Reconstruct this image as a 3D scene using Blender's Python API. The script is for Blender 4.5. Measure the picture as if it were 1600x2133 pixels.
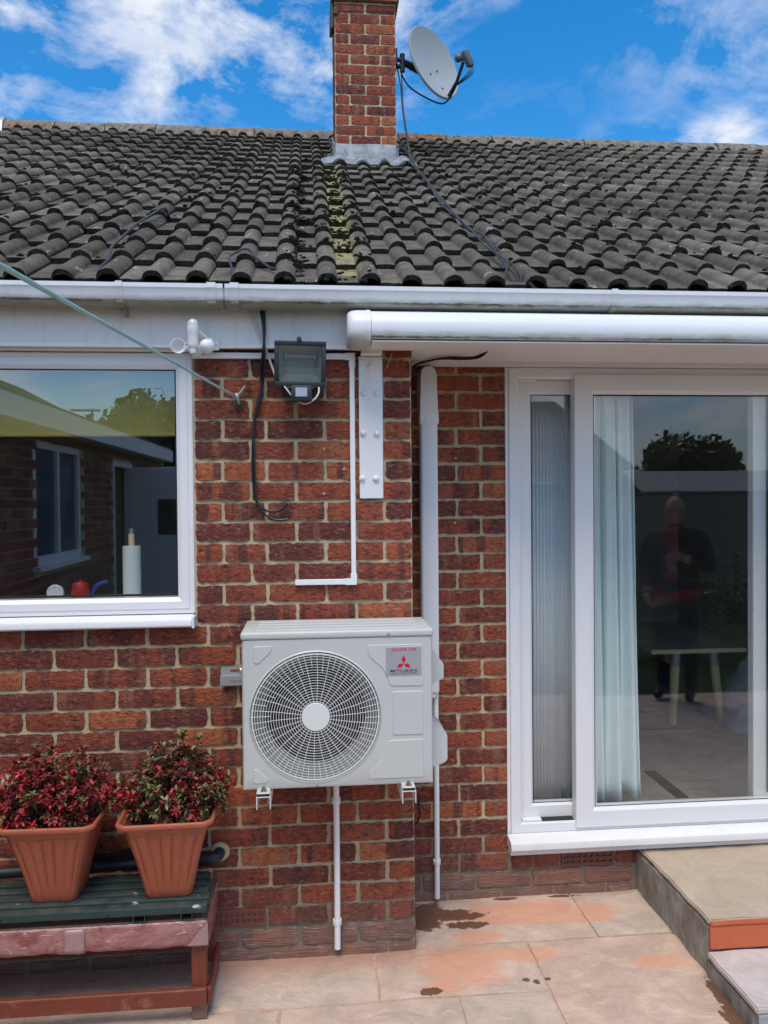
import bpy, bmesh, math, random
from mathutils import Vector, Matrix, noise as mn
R = math.radians
random.seed(11)
SC = bpy.context.scene
COL = SC.collection
for o in list(bpy.data.objects): bpy.data.objects.remove(o)

# ------------------------------------------------------------------ camera
CAM_POS = Vector((0.0, -2.9454, 1.691))
YAW, PITCH, ROLL = 0.0910, -0.0151, -0.0084
FPX = 1657.3
fw = Vector((math.sin(YAW)*math.cos(PITCH), math.cos(YAW)*math.cos(PITCH), math.sin(PITCH)))
rt = Vector((math.cos(YAW), -math.sin(YAW), 0)); up = rt.cross(fw)
r2 = math.cos(ROLL)*rt + math.sin(ROLL)*up; u2 = -math.sin(ROLL)*rt + math.cos(ROLL)*up
cd = bpy.data.cameras.new('camera'); cam = bpy.data.objects.new('camera', cd); COL.objects.link(cam)
cam.matrix_world = Matrix(((r2.x, u2.x, -fw.x, CAM_POS.x), (r2.y, u2.y, -fw.y, CAM_POS.y), (r2.z, u2.z, -fw.z, CAM_POS.z), (0, 0, 0, 1)))
cd.sensor_fit = 'VERTICAL'; cd.sensor_height = 24.0; cd.lens = 24.0*FPX/2133.0
cd.clip_start = 0.02; cd.clip_end = 3000
SC.camera = cam

# ------------------------------------------------------------------ world
W = bpy.data.worlds.new('World'); SC.world = W; W.use_nodes = True
SUN_EL, SUN_ROT = R(62), R(180)
SKY_STRENGTH, CLOUD_LEVEL, SUN_STRENGTH, EXPOSURE = 0.070, 9.2, 1.5, 0.73
nt = W.node_tree; nt.nodes.clear()
def wn(t, **k):
    n = nt.nodes.new(t)
    for a, v in k.items(): setattr(n, a, v)
    return n
def wl(a, b): nt.links.new(a, b)
def wmath(op, a, b=None, clamp=False):
    n = wn('ShaderNodeMath', operation=op, use_clamp=clamp)
    for i, x in enumerate((a, b)):
        if x is None: continue
        if isinstance(x, (int, float)): n.inputs[i].default_value = x
        else: wl(x, n.inputs[i])
    return n.outputs[0]
out = wn('ShaderNodeOutputWorld'); bg = wn('ShaderNodeBackground'); wl(bg.outputs[0], out.inputs[0])
sky = wn('ShaderNodeTexSky', sky_type='NISHITA'); sky.sun_disc = False
sky.sun_elevation = SUN_EL; sky.sun_rotation = SUN_ROT; sky.ozone_density = 3.0; sky.air_density = 1.0; sky.dust_density = 0.3
hs = wn('ShaderNodeHueSaturation'); hs.inputs['Hue'].default_value = 0.497; hs.inputs['Saturation'].default_value = 1.40; hs.inputs['Value'].default_value = 1.82
wl(sky.outputs[0], hs.inputs['Color'])
hz = wn('ShaderNodeMix', data_type='RGBA'); hz.inputs[7].default_value = (4.6, 5.6, 7.0, 1)
tc = wn('ShaderNodeTexCoord'); sep = wn('ShaderNodeSeparateXYZ'); wl(tc.outputs['Generated'], sep.inputs[0])
mp = wn('ShaderNodeMapping'); mp.inputs['Location'].default_value = (7.5, 5.4, 1.6); mp.inputs['Rotation'].default_value = (R(14), R(-18), R(20)); mp.inputs['Scale'].default_value = (1.0, 1.0, 1.75)
wl(tc.outputs['Generated'], mp.inputs[0])
def wnoise(scale, detail, rough=.55, dist=0.0):
    n = wn('ShaderNodeTexNoise'); n.inputs['Scale'].default_value = scale; n.inputs['Detail'].default_value = detail
    n.inputs['Roughness'].default_value = rough; n.inputs['Distortion'].default_value = dist; wl(mp.outputs[0], n.inputs['Vector']); return n.outputs['Fac']
def wramp(f, stops):
    n = wn('ShaderNodeValToRGB'); e = n.color_ramp.elements
    while len(e) < len(stops): e.new(.5)
    for x, (p, c) in zip(e, stops): x.position = p; x.color = (*c, 1) if len(c) == 3 else c
    wl(f, n.inputs[0]); return n.outputs[0]
g3 = lambda v: (v, v, v)
big = wramp(wnoise(2.3, 2, .5, .1), [(0.40, g3(0)), (0.60, g3(1))])
det = wramp(wnoise(7.5, 12, .63, .25), [(0.42, g3(0)), (0.64, g3(1))])
cover = wmath('MULTIPLY', wmath('ADD', wmath('MULTIPLY', big, 0.95), .12), wmath('ADD', wmath('MULTIPLY', det, 1.05), .10))
cover = wmath('SUBTRACT', cover, 0.10, True)
low = wramp(sep.outputs[2], [(0.02, g3(1)), (.36, g3(0))])   # more cloud is seen edge-on towards the horizon
cover = wmath('ADD', cover, wmath('MULTIPLY', low, wmath('SUBTRACT', wmath('MULTIPLY', det, 1.1), .12)), True)
ccol = wramp(wnoise(4.0, 5, .6, .2), [(0.38, (.62, .69, .86)), (0.60, (1.0, 1.0, 1.0))])
dsun = wn('ShaderNodeVectorMath', operation='DOT_PRODUCT'); wl(tc.outputs['Generated'], dsun.inputs[0]); dsun.inputs[1].default_value = (0, -math.cos(SUN_EL), math.sin(SUN_EL))
glow = wmath('ADD', wmath('MULTIPLY', wmath('POWER', wmath('MAXIMUM', dsun.outputs['Value'], 0.0), 2.5), 2.3), 1.0)   # clouds brighten towards the sun
sc_ = wn('ShaderNodeVectorMath', operation='SCALE'); wl(ccol, sc_.inputs[0]); wl(wmath('MULTIPLY', glow, CLOUD_LEVEL), sc_.inputs['Scale'])
mx = wn('ShaderNodeMix', data_type='RGBA'); mx.clamp_factor = True
wl(wmath('MINIMUM', cover, 0.93), mx.inputs['Factor']); wl(wramp(sep.outputs[2], [(0.0, g3(.75)), (.26, g3(0))]), hz.inputs['Factor']); wl(hs.outputs[0], hz.inputs[6]); wl(hz.outputs[2], mx.inputs[6]); wl(sc_.outputs[0], mx.inputs[7])
wl(mx.outputs[2], bg.inputs['Color']); bg.inputs['Strength'].default_value = SKY_STRENGTH
sl = bpy.data.lights.new('sun', 'SUN'); sl.energy = SUN_STRENGTH; sl.angle = R(30); sl.color = (1.0, .90, .76)
so = bpy.data.objects.new('sun', sl); COL.objects.link(so)
sd = Vector((-0.12, -math.cos(SUN_EL), math.sin(SUN_EL))); so.rotation_euler = (sd).to_track_quat('Z', 'Y').to_euler(); so.location = sd*50
SC.view_settings.view_transform = 'Standard'; SC.view_settings.look = 'None'; SC.view_settings.exposure = EXPOSURE; SC.view_settings.gamma = 1.0
SC.render.engine = 'CYCLES'
SC.cycles.use_denoising = True
SC.cycles.max_bounces = 10; SC.cycles.diffuse_bounces = 4; SC.cycles.glossy_bounces = 4; SC.cycles.transparent_max_bounces = 24
SC.cycles.sample_clamp_indirect = 6.0

# ------------------------------------------------------------------ material helper
class Mat:
    def __init__(s, name, col=(.5, .5, .5), rough=.6, metal=0.0, spec=.5):
        s.m = bpy.data.materials.new(name); s.m.use_nodes = True; s.t = s.m.node_tree
        s.b = s.t.nodes['Principled BSDF']; s.b.inputs['Base Color'].default_value = (*col, 1); s.b.inputs['Roughness'].default_value = rough
        s.b.inputs['Metallic'].default_value = metal; s.b.inputs['Specular IOR Level'].default_value = spec
        s.c = None
    def n(s, t, **k):
        x = s.t.nodes.new(t)
        for a, v in k.items(): setattr(x, a, v)
        return x
    def l(s, a, b): s.t.links.new(a, b)
    def put(s, inp, v):
        if isinstance(v, (int, float)): inp.default_value = v
        elif isinstance(v, tuple): inp.default_value = (*v, 1) if len(v) == 3 and inp.type == 'RGBA' else v
        else: s.l(v, inp)
    def coord(s, kind='Object', scale=(1, 1, 1), rnd=0.0, loc=None):
        if kind == 'World': o = s.n('ShaderNodeNewGeometry').outputs['Position']
        else: o = s.n('ShaderNodeTexCoord').outputs[kind]
        m = s.n('ShaderNodeMapping'); m.inputs['Scale'].default_value = scale; s.l(o, m.inputs[0])
        if loc: m.inputs['Location'].default_value = loc
        r = m.outputs[0]
        if rnd:
            a = s.n('ShaderNodeVectorMath', operation='ADD'); s.l(r, a.inputs[0])
            v = s.n('ShaderNodeVectorMath', operation='SCALE'); s.l(s.rand(), v.inputs['Scale']); v.inputs[0].default_value = (rnd, rnd*.7, rnd*1.3)
            s.l(v.outputs[0], a.inputs[1]); r = a.outputs[0]
        return r
    def rand(s): return s.n('ShaderNodeObjectInfo').outputs['Random']
    def noise(s, co, scale, detail=4, rough=.55, dist=0.0):
        x = s.n('ShaderNodeTexNoise'); s.l(co, x.inputs['Vector']); x.inputs['Scale'].default_value = scale; x.inputs['Detail'].default_value = detail
        x.inputs['Roughness'].default_value = rough; x.inputs['Distortion'].default_value = dist; return x.outputs['Fac']
    def vor(s, co, scale, feature='F1'):
        x = s.n('ShaderNodeTexVoronoi', feature=feature); s.l(co, x.inputs['Vector']); x.inputs['Scale'].default_value = scale; return x.outputs['Distance']
    def ramp(s, f, stops, interp='LINEAR'):
        x = s.n('ShaderNodeValToRGB'); x.color_ramp.interpolation = interp; e = x.color_ramp.elements
        while len(e) < len(stops): e.new(.5)
        for q, (p, c) in zip(e, stops): q.position = p; q.color = (*(g3(c) if isinstance(c, (int, float)) else c), 1)
        s.l(f, x.inputs[0]); return x.outputs[0]
    def mix(s, a, b, f, mode='MIX'):
        x = s.n('ShaderNodeMix', data_type='RGBA', blend_type=mode); s.put(x.inputs['Factor'], f); s.put(x.inputs[6], a); s.put(x.inputs[7], b); return x.outputs[2]
    def math(s, op, a, b=0.0, clamp=False):
        x = s.n('ShaderNodeMath', operation=op, use_clamp=clamp); s.put(x.inputs[0], a); s.put(x.inputs[1], b); return x.outputs[0]
    def sep(s, co):
        x = s.n('ShaderNodeSeparateXYZ'); s.l(co, x.inputs[0]); return x.outputs
    def color(s, v): s.put(s.b.inputs['Base Color'], v); return s
    def rough(s, v): s.put(s.b.inputs['Roughness'], v); return s
    def bump(s, h, dist=.002, strength=1.0):
        x = s.n('ShaderNodeBump'); x.inputs['Distance'].default_value = dist; x.inputs['Strength'].default_value = strength; s.l(h, x.inputs['Height']); s.l(x.outputs[0], s.b.inputs['Normal']); return s

def plain(name, col, rough=.5, metal=0.0, spec=.5, var=.12, scale=9.0, bump=0.0, bscale=200.0, coord='Object'):
    """a paint or plastic with faint uneven wear"""
    m = Mat(name, col, rough, metal, spec); co = m.coord(coord)
    f = m.noise(co, scale, 5, .6)
    m.color(m.mix(tuple(c*(1-var) for c in col), tuple(min(1, c*(1+var*.6)) for c in col), f))
    m.rough(m.math('ADD', m.math('MULTIPLY', f, .15), rough-.07))
    if bump: m.bump(m.noise(co, bscale, 3), bump)
    return m.m

# ---- bricks
def brick_mat(name, plinth=False, dim=1.0):
    m = Mat(name, rough=.9, spec=.2); rd = m.rand()
    base = m.ramp(rd, [(0, (.135, .044, .038)), (.18, (.185, .054, .040)), (.42, (.245, .066, .041)), (.66, (.29, .078, .043)), (.90, (.33, .096, .048)), (1, (.42, .145, .066))])
    co = m.coord('Object', (1, 1, 1), 13.0)
    cs = m.coord('Object', (1, .3, .07), 31.0)
    band = m.ramp(m.noise(cs, 15, 2, .45, .05), [(.49, 0), (.56, 1)])
    base = m.mix(base, (.105, .042, .040), m.math('MULTIPLY', band, m.math('MULTIPLY', m.ramp(m.noise(m.coord('Object', (.1, .1, .1), 91.0), 3, 1), [(.40, .15), (.6, .85)]), 1.0)))
    cs2 = m.coord('Object', (1, .3, .10), 57.0)
    band2 = m.ramp(m.noise(cs2, 17, 2, .45), [(.60, 0), (.66, 1)])
    base = m.mix(base, (.27, .125, .078), m.math('MULTIPLY', band2, .6))
    cx = m.coord('Object', (.5, 1, 1), 9.0)
    rust = m.noise(cx, 95, 5, .72, .5); med = m.noise(co, 48, 4, .6)
    base = m.mix(base, m.mix(base, (.03, .012, .012), 1.0), m.ramp(rust, [(.33, .85), (.48, 0)]))
    base = m.mix(base, (.50, .27, .17), m.math('MULTIPLY', m.ramp(rust, [(.56, 0), (.70, 1)]), .55))
    base = m.mix(base, m.mix(base, (1.35, 1.2, 1.1), 1.0, 'MULTIPLY'), m.ramp(med, [(.4, 0), (.7, 1)]))
    if plinth:
        cp = m.coord('Object', (.06, 1, 1), 23.0)
        drag = m.noise(cp, 210, 3, .6); whit = m.noise(co, 16, 4)
        base = m.mix(base, (.30, .155, .115), .45)
        base = m.mix(base, (.13, .10, .085), m.ramp(drag, [(.36, .8), (.5, 0)]))
        base = m.mix(base, (.50, .44, .40), m.math('MULTIPLY', m.ramp(drag, [(.52, 0), (.66, 1)]), m.ramp(whit, [(.42, .15), (.62, .85)])))
        h = drag
    else: h = m.math('ADD', rust, m.math('MULTIPLY', med, .6))
    gx, gy, gz = m.sep(m.coord('Generated')); smn = m.noise(co, 55, 5, .7, .3)
    ez = m.math('MINIMUM', gz, m.math('SUBTRACT', 1.0, gz)); ex = m.math('MULTIPLY', m.math('MINIMUM', gx, m.math('SUBTRACT', 1.0, gx)), 3.0)
    edge = m.math('SUBTRACT', m.math('MINIMUM', ez, ex), m.math('MULTIPLY', m.math('SUBTRACT', smn, .50), .55))
    base = m.mix(base, (.36, .29, .185), m.ramp(edge, [(-.02, .85), (.02, 0)]))
    z = m.sep(m.coord('World'))[2]
    damp = m.ramp(m.math('ADD', z, m.math('MULTIPLY', med, .12)), [(.10, .40), (.34, 0)])
    base = m.mix(base, (.22, .155, .12), damp)
    m.color(base); m.bump(h, .009 if not plinth else .005, 1.0); return m.m
BRICK = brick_mat('rustic red brick'); PLINTH = brick_mat('combed plinth brick', True)

def mortar_mat():
    m = Mat('sand lime mortar', rough=.95, spec=.15); co = m.coord('World')
    f = m.noise(co, 38, 5, .65); g = m.noise(co, 4, 3); fine = m.noise(co, 420, 3, .7)
    c = m.mix((.45, .365, .225), (.62, .515, .335), f); c = m.mix(c, (.34, .285, .19), m.ramp(g, [(.5, 0), (.75, .5)]))
    c = m.mix(c, (.14, .12, .09), m.ramp(fine, [(.25, .6), (.42, 0)]))
    z = m.math('ADD', m.sep(co)[2], m.math('MULTIPLY', f, .16))
    c = m.mix(c, (.20, .185, .155), m.ramp(z, [(.20, .9), (.42, 0)]))
    c = m.mix(c, (.42, .24, .16), m.ramp(z, [(.07, .75), (.15, 0)]))
    m.color(c); m.bump(m.math('ADD', f, m.math('MULTIPLY', fine, .3)), .006, .9); return m.m
MORTAR = mortar_mat()

def tile_mat():
    m = Mat('weathered concrete tile', rough=.92, spec=.25); rd = m.rand(); co = m.coord('Object', (1, 1, 1), 17.0); wo = m.coord('World')
    base = m.ramp(rd, [(0, (.088, .074, .057)), (.3, (.118, .101, .079)), (.7, (.148, .128, .102)), (1, (.205, .180, .146))])
    f = m.noise(co, 14, 5, .6); fine = m.noise(co, 170, 5, .75); s = m.noise(m.coord('Object', (2.2, .5, 1), 29.0), 16, 5, .65, .6)
    base = m.mix(base, m.mix(base, g3(.45), 1.0, 'MULTIPLY'), m.ramp(f, [(.36, .8), (.56, 0)]))
    base = m.mix(base, (.22, .20, .17), m.math('MULTIPLY', m.ramp(fine, [(.55, 0), (.70, 1)]), .8))
    base = m.mix(base, (.022, .02, .016), m.ramp(fine, [(.28, .85), (.45, 0)]))
    base = m.mix(base, (.42, .41, .37), m.math('MULTIPLY', m.ramp(s, [(.635, 0), (.66, 1)]), .65))
    # broken lower ends have their own material, its colour darkened to paint their shade
    x, y, z = m.sep(wo)
    # yellow run-off lichen in the pan below the chimney
    xx = m.math('ABSOLUTE', m.math('SUBTRACT', x, .140)); xn = m.math('ADD', xx, m.math('MULTIPLY', m.noise(wo, 30, 4), .05))
    lich = m.math('MULTIPLY', m.ramp(xn, [(.060, 1), (.085, 0)]), m.ramp(y, [(.0, 0), (.02, 1)]))
    lich = m.math('MULTIPLY', lich, m.ramp(m.math('MULTIPLY', y, .36), [(.86, 1), (.93, 0)]))
    lich = m.math('MULTIPLY', lich, m.ramp(m.noise(wo, 22, 4), [(.34, .12), (.52, .9)]))
    base = m.mix(base, (.34, .31, .13), m.math('MULTIPLY', lich, .8))
    alg = m.ramp(m.noise(wo, 2.3, 3), [(.5, 0), (.7, .6)])
    base = m.mix(base, (.05, .048, .036), m.math('MULTIPLY', alg, m.ramp(m.noise(wo, 60, 3), [(.4, 0), (.6, 1)])))
    m.color(base); m.bump(m.math('ADD', m.math('MULTIPLY', fine, .5), m.math('MULTIPLY', f, .6)), .006, .9); return m.m
TILE = tile_mat()
def tile_edge_mat():
    m = Mat('shaded mossy broken tile end', rough=.97, spec=.1); co = m.coord('Object', (1, 1, 1), 23.0)
    fine = m.noise(co, 190, 4, .75, .5); f = m.noise(co, 22, 3)
    c = m.mix((.030, .027, .020), (.155, .140, .105), m.ramp(fine, [(.40, 0), (.68, 1)])); c = m.mix(c, (.045, .042, .018), m.ramp(f, [(.5, 0), (.7, .6)]))  # dark base paints shade on the downslope faces; olive patches are moss
    m.color(c); m.bump(fine, .008, 1.0); return m.m
TILE_END = tile_edge_mat()
def ridge_mat():
    m = Mat('lichened ridge tile', rough=.95, spec=.2); co = m.coord('World'); rd = m.rand()
    c = m.ramp(rd, [(0, (.20, .175, .14)), (.6, (.23, .195, .15)), (.8, (.26, .17, .11)), (1, (.22, .11, .075))])
    f = m.noise(co, 22, 5, .65); c = m.mix(c, (.06, .055, .045), m.ramp(f, [(.36, .85), (.5, 0)])); c = m.mix(c, (.42, .38, .31), m.ramp(f, [(.58, 0), (.72, .8)]))
    c = m.mix(c, (.42, .22, .06), m.ramp(m.noise(co, 9, 3), [(.70, 0), (.74, .7)]))
    m.color(c); m.bump(f, .012); return m.m
RIDGE = ridge_mat()
def lead_mat():
    m = Mat('weathered lead', rough=.62, metal=.25, spec=.4); co = m.coord('World', (1, 1, .12)); c2 = m.coord('World')
    f = m.noise(co, 34, 4, .6); g = m.noise(c2, 11, 4)
    c = m.mix((.14, .16, .18), (.30, .33, .355), m.ramp(g, [(.35, 0), (.65, 1)])); c = m.mix(c, (.05, .055, .06), m.ramp(f, [(.34, .85), (.42, 0)])); c = m.mix(c, (.52, .50, .40), m.ramp(f, [(.64, 0), (.70, .5)]))
    m.color(c); m.bump(g, .006); return m.m
LEAD = lead_mat()
LEAD.node_tree.nodes['Principled BSDF'].inputs['Metallic'].default_value = 0.0
def pvc_mat(name, col=(.78, .78, .78), dirt=0.0, zlo=None, rough=.34, streak=.0, line=None):
    m = Mat(name, col, rough, 0, .5); co = m.coord('World'); f = m.noise(co, 5, 5, .6)
    c = m.mix(tuple(x*.95 for x in col), col, f)
    sp = m.noise(co, 130, 3, .7); c = m.mix(c, (.30, .27, .2), m.math('MULTIPLY', m.ramp(sp, [(.70, 0), (.78, 1)]), .35))
    if streak:
        st = m.noise(m.coord('World', (1, 1, .10)), 26, 4, .6); c = m.mix(c, (.42, .40, .36), m.math('MULTIPLY', m.ramp(st, [(.5, 0), (.8, 1)]), streak))
    if zlo is not None:
        z = m.math('ADD', m.math('SUBTRACT', m.sep(co)[2], zlo), m.math('MULTIPLY', m.math('SUBTRACT', m.noise(m.coord('World', (.35, 1, 1)), 30, 5, .7), .5), .035))
        c = m.mix(c, (.20, .185, .115), m.math('MULTIPLY', m.ramp(z, [(0.0, 1), (.012, .75), (.034, 0)]), dirt))
    if line is not None:
        ln = m.noise(m.coord('World', (.5, 1, 1)), 40, 6, .75, .4); dz_ = m.math('ABSOLUTE', m.math('SUBTRACT', m.sep(co)[2], line))
        dz_ = m.math('SUBTRACT', dz_, m.math('MULTIPLY', m.math('SUBTRACT', ln, .46), .022))
        c = m.mix(c, (.055, .055, .028), m.math('MULTIPLY', m.ramp(dz_, [(.0, .9), (.0030, 0)]), m.ramp(m.noise(co, 2.2, 3), [(.36, .25), (.58, 1)])))
    m.color(c); m.rough(m.math('ADD', m.math('MULTIPLY', f, .15), rough-.07)); m.bump(m.noise(co, 60, 2), .0004); return m.m
PVC = pvc_mat('white window plastic'); FASCIA = pvc_mat('fascia plastic', (.82, .785, .735), streak=.32, rough=.42); SOFFIT = pvc_mat('soffit plastic', (.80, .77, .735), rough=.45)
GUTTER = pvc_mat('gutter plastic', (.74, .75, .76), .95, 2.366, streak=.18, line=2.381); AWNING = pvc_mat('awning enamel', (.75, .76, .78), .75, 2.243, .30, streak=.06, line=2.254)
AWNCAP = pvc_mat('awning cap plastic', (.74, .74, .73), .5, 2.246, .35)
PLATE = pvc_mat('white painted steel', (.80, .80, .79), streak=.12); TRUNK = pvc_mat('cable trunking plastic', (.84, .84, .84))
DUCT = pvc_mat('pipe cover plastic', (.80, .80, .81), rough=.3); SILLM = pvc_mat('dusty sill plastic', (.78, .77, .76), streak=.2)
GASKET = plain('black rubber gasket', (.012, .012, .012), .6)
BLACK = plain('black cable', (.014, .014, .016), .45); GREYC = plain('grey cable', (.038, .040, .048), .5, var=.3); WHITEC = plain('yellowed white cable', (.62, .60, .54), .5)
DARK = plain('black weathered plastic', (.022, .026, .030), .5, var=.5, scale=40); STEEL = plain('zinc steel', (.55, .56, .56), .35, .9); GALV = plain('grey galvanised steel', (.42, .44, .44), .42, .5)
BRASS = plain('dull brass bolt', (.38, .30, .20), .35, .8); RUSTY = plain('rusty iron', (.10, .06, .045), .85, .3, var=.5, scale=60, bump=.001)
ACM = plain('air conditioner enamel', (.545, .555, .525), .38, var=.03, scale=3); ACG = plain('fan grille plastic', (.72, .73, .70), .4, var=.03)
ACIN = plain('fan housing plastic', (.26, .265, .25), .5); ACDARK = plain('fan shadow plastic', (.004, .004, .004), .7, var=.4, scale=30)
LABELM = plain('silver sticker', (.42, .42, .45), .35, .2, var=.03); REDP = plain('red print', (.58, .008, .022), .45, var=.04); BLKP = plain('black print', (.012, .012, .012), .45, var=.04)
def wood_mat(name, col, wear=.3, axis=0):
    m = Mat(name, rough=.62); s = [16, 16, 16]; s[axis] = 1.2; co = m.coord('Object', tuple(s), 7); c0 = m.coord('World')
    g = m.noise(co, 4, 6, .7, .8); f = m.noise(c0, 16, 5, .7)
    c = m.mix(tuple(x*.5 for x in col), tuple(x*1.3 for x in col), g); c = m.mix(c, (.42, .24, .19), m.math('MULTIPLY', m.ramp(f, [(.56, 0), (.66, 1)]), wear))
    m.color(c); m.bump(g, .0012); return m.m
WOOD = wood_mat('red stained wood', (.19, .040, .020)); WOODY = wood_mat('red stained upright wood', (.19, .042, .020), .2, 2); WOODS = wood_mat('red stained side wood', (.19, .040, .022), .35, 1)
WEAR = wood_mat('bare worn wood', (.20, .12, .085), .6, 2)
def film_mat():
    m = Mat('clear plastic film over red wood', rough=.16, spec=.7); co = m.coord('World', (1, 1, 2.2))
    f = m.noise(co, 9, 5, .6, 1.2); fold = m.noise(m.coord('World', (1, 1, 2.4)), 13, 6, .62, 2.2); g = m.noise(m.coord('World', loc=(3, 1, 2)), 22, 5, .7, .6)
    c = m.mix((.25, .070, .062), (.40, .20, .195), m.ramp(f, [(.34, 0), (.62, 1)])); c = m.mix(c, (.21, .030, .018), m.ramp(g, [(.62, 0), (.68, .8)])); c = m.mix(c, (.70, .60, .58), m.math('MULTIPLY', m.ramp(fold, [(.60, 0), (.68, 1)]), .65))
    c = m.mix(c, (.12, .055, .045), m.ramp(g, [(.28, .7), (.36, 0)]))
    m.color(c); m.bump(fold, .007, .6); return m.m
FILM = film_mat(); TAPE = plain('clear packing tape', (.36, .22, .21), .25, var=.25, scale=30, bump=.001, bscale=60)
def green_mat():
    m = Mat('chipped dark green enamel', rough=.34); co = m.coord('World'); f = m.noise(m.coord('World', (.6, 1, 1)), 17, 5, .65, .4); d = m.noise(co, 70, 4)
    c = m.mix((.012, .032, .031), (.026, .056, .054), d); up_ = m.sep(m.n('ShaderNodeNewGeometry').outputs['Normal'])[2]
    dust = m.math('MULTIPLY', m.ramp(up_, [(.6, 0), (.9, 1)]), m.ramp(m.noise(co, 23, 5), [(.35, .05), (.7, .38)]))
    c = m.mix(c, (.17, .155, .13), dust); c = m.mix(c, (.60, .62, .62), m.math('MULTIPLY', m.ramp(f, [(.635, 0), (.66, 1)]), .85))
    m.color(c); m.bump(f, .0008); return m.m
GREEN = green_mat()
def terra_mat():
    m = Mat('terracotta plastic', rough=.48, spec=.4); co = m.coord('Object', (1, 1, 1), 5); f = m.noise(co, 7, 5, .6); s = m.noise(co, 75, 3)
    c = m.mix((.35, .090, .045), (.42, .120, .062), f); c = m.mix(c, (.60, .42, .34), m.math('MULTIPLY', m.ramp(s, [(.70, 0), (.75, 1)]), .5)); c = m.mix(c, (.26, .068, .038), m.ramp(m.noise(co, 14, 4), [(.55, 0), (.8, .6)]))
    m.color(c); m.bump(s, .0004); return m.m
TERRA = terra_mat()
SOIL = plain('dark potting soil', (.022, .014, .010), .95, var=.6, scale=60, bump=.006, bscale=90)
def leaf_mat(name, a, b):
    m = Mat(name, rough=.42, spec=.45); f = m.noise(m.coord('World'), 45, 2); m.color(m.mix(a, b, f))
    m.b.inputs['Subsurface Weight'].default_value = 0.0; return m.m
LEAF = [leaf_mat('crimson leaf', (.32, .014, .024), (.60, .050, .075)), leaf_mat('wine leaf', (.14, .016, .018), (.30, .045, .046)), leaf_mat('olive leaf', (.075, .085, .018), (.17, .175, .048)), leaf_mat('bronze leaf', (.075, .038, .020), (.16, .085, .045)), leaf_mat('pale leaf', (.20, .19, .10), (.32, .26, .18))]
TWIG = plain('reddish twig', (.10, .045, .030), .8)
GREENLEAF = [leaf_mat('dark tree leaf', (.018, .035, .010), (.045, .075, .018)), leaf_mat('mid tree leaf', (.035, .062, .014), (.075, .11, .028))]
BARK = plain('tree bark', (.10, .075, .055), .9, bump=.01, bscale=20)
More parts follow.
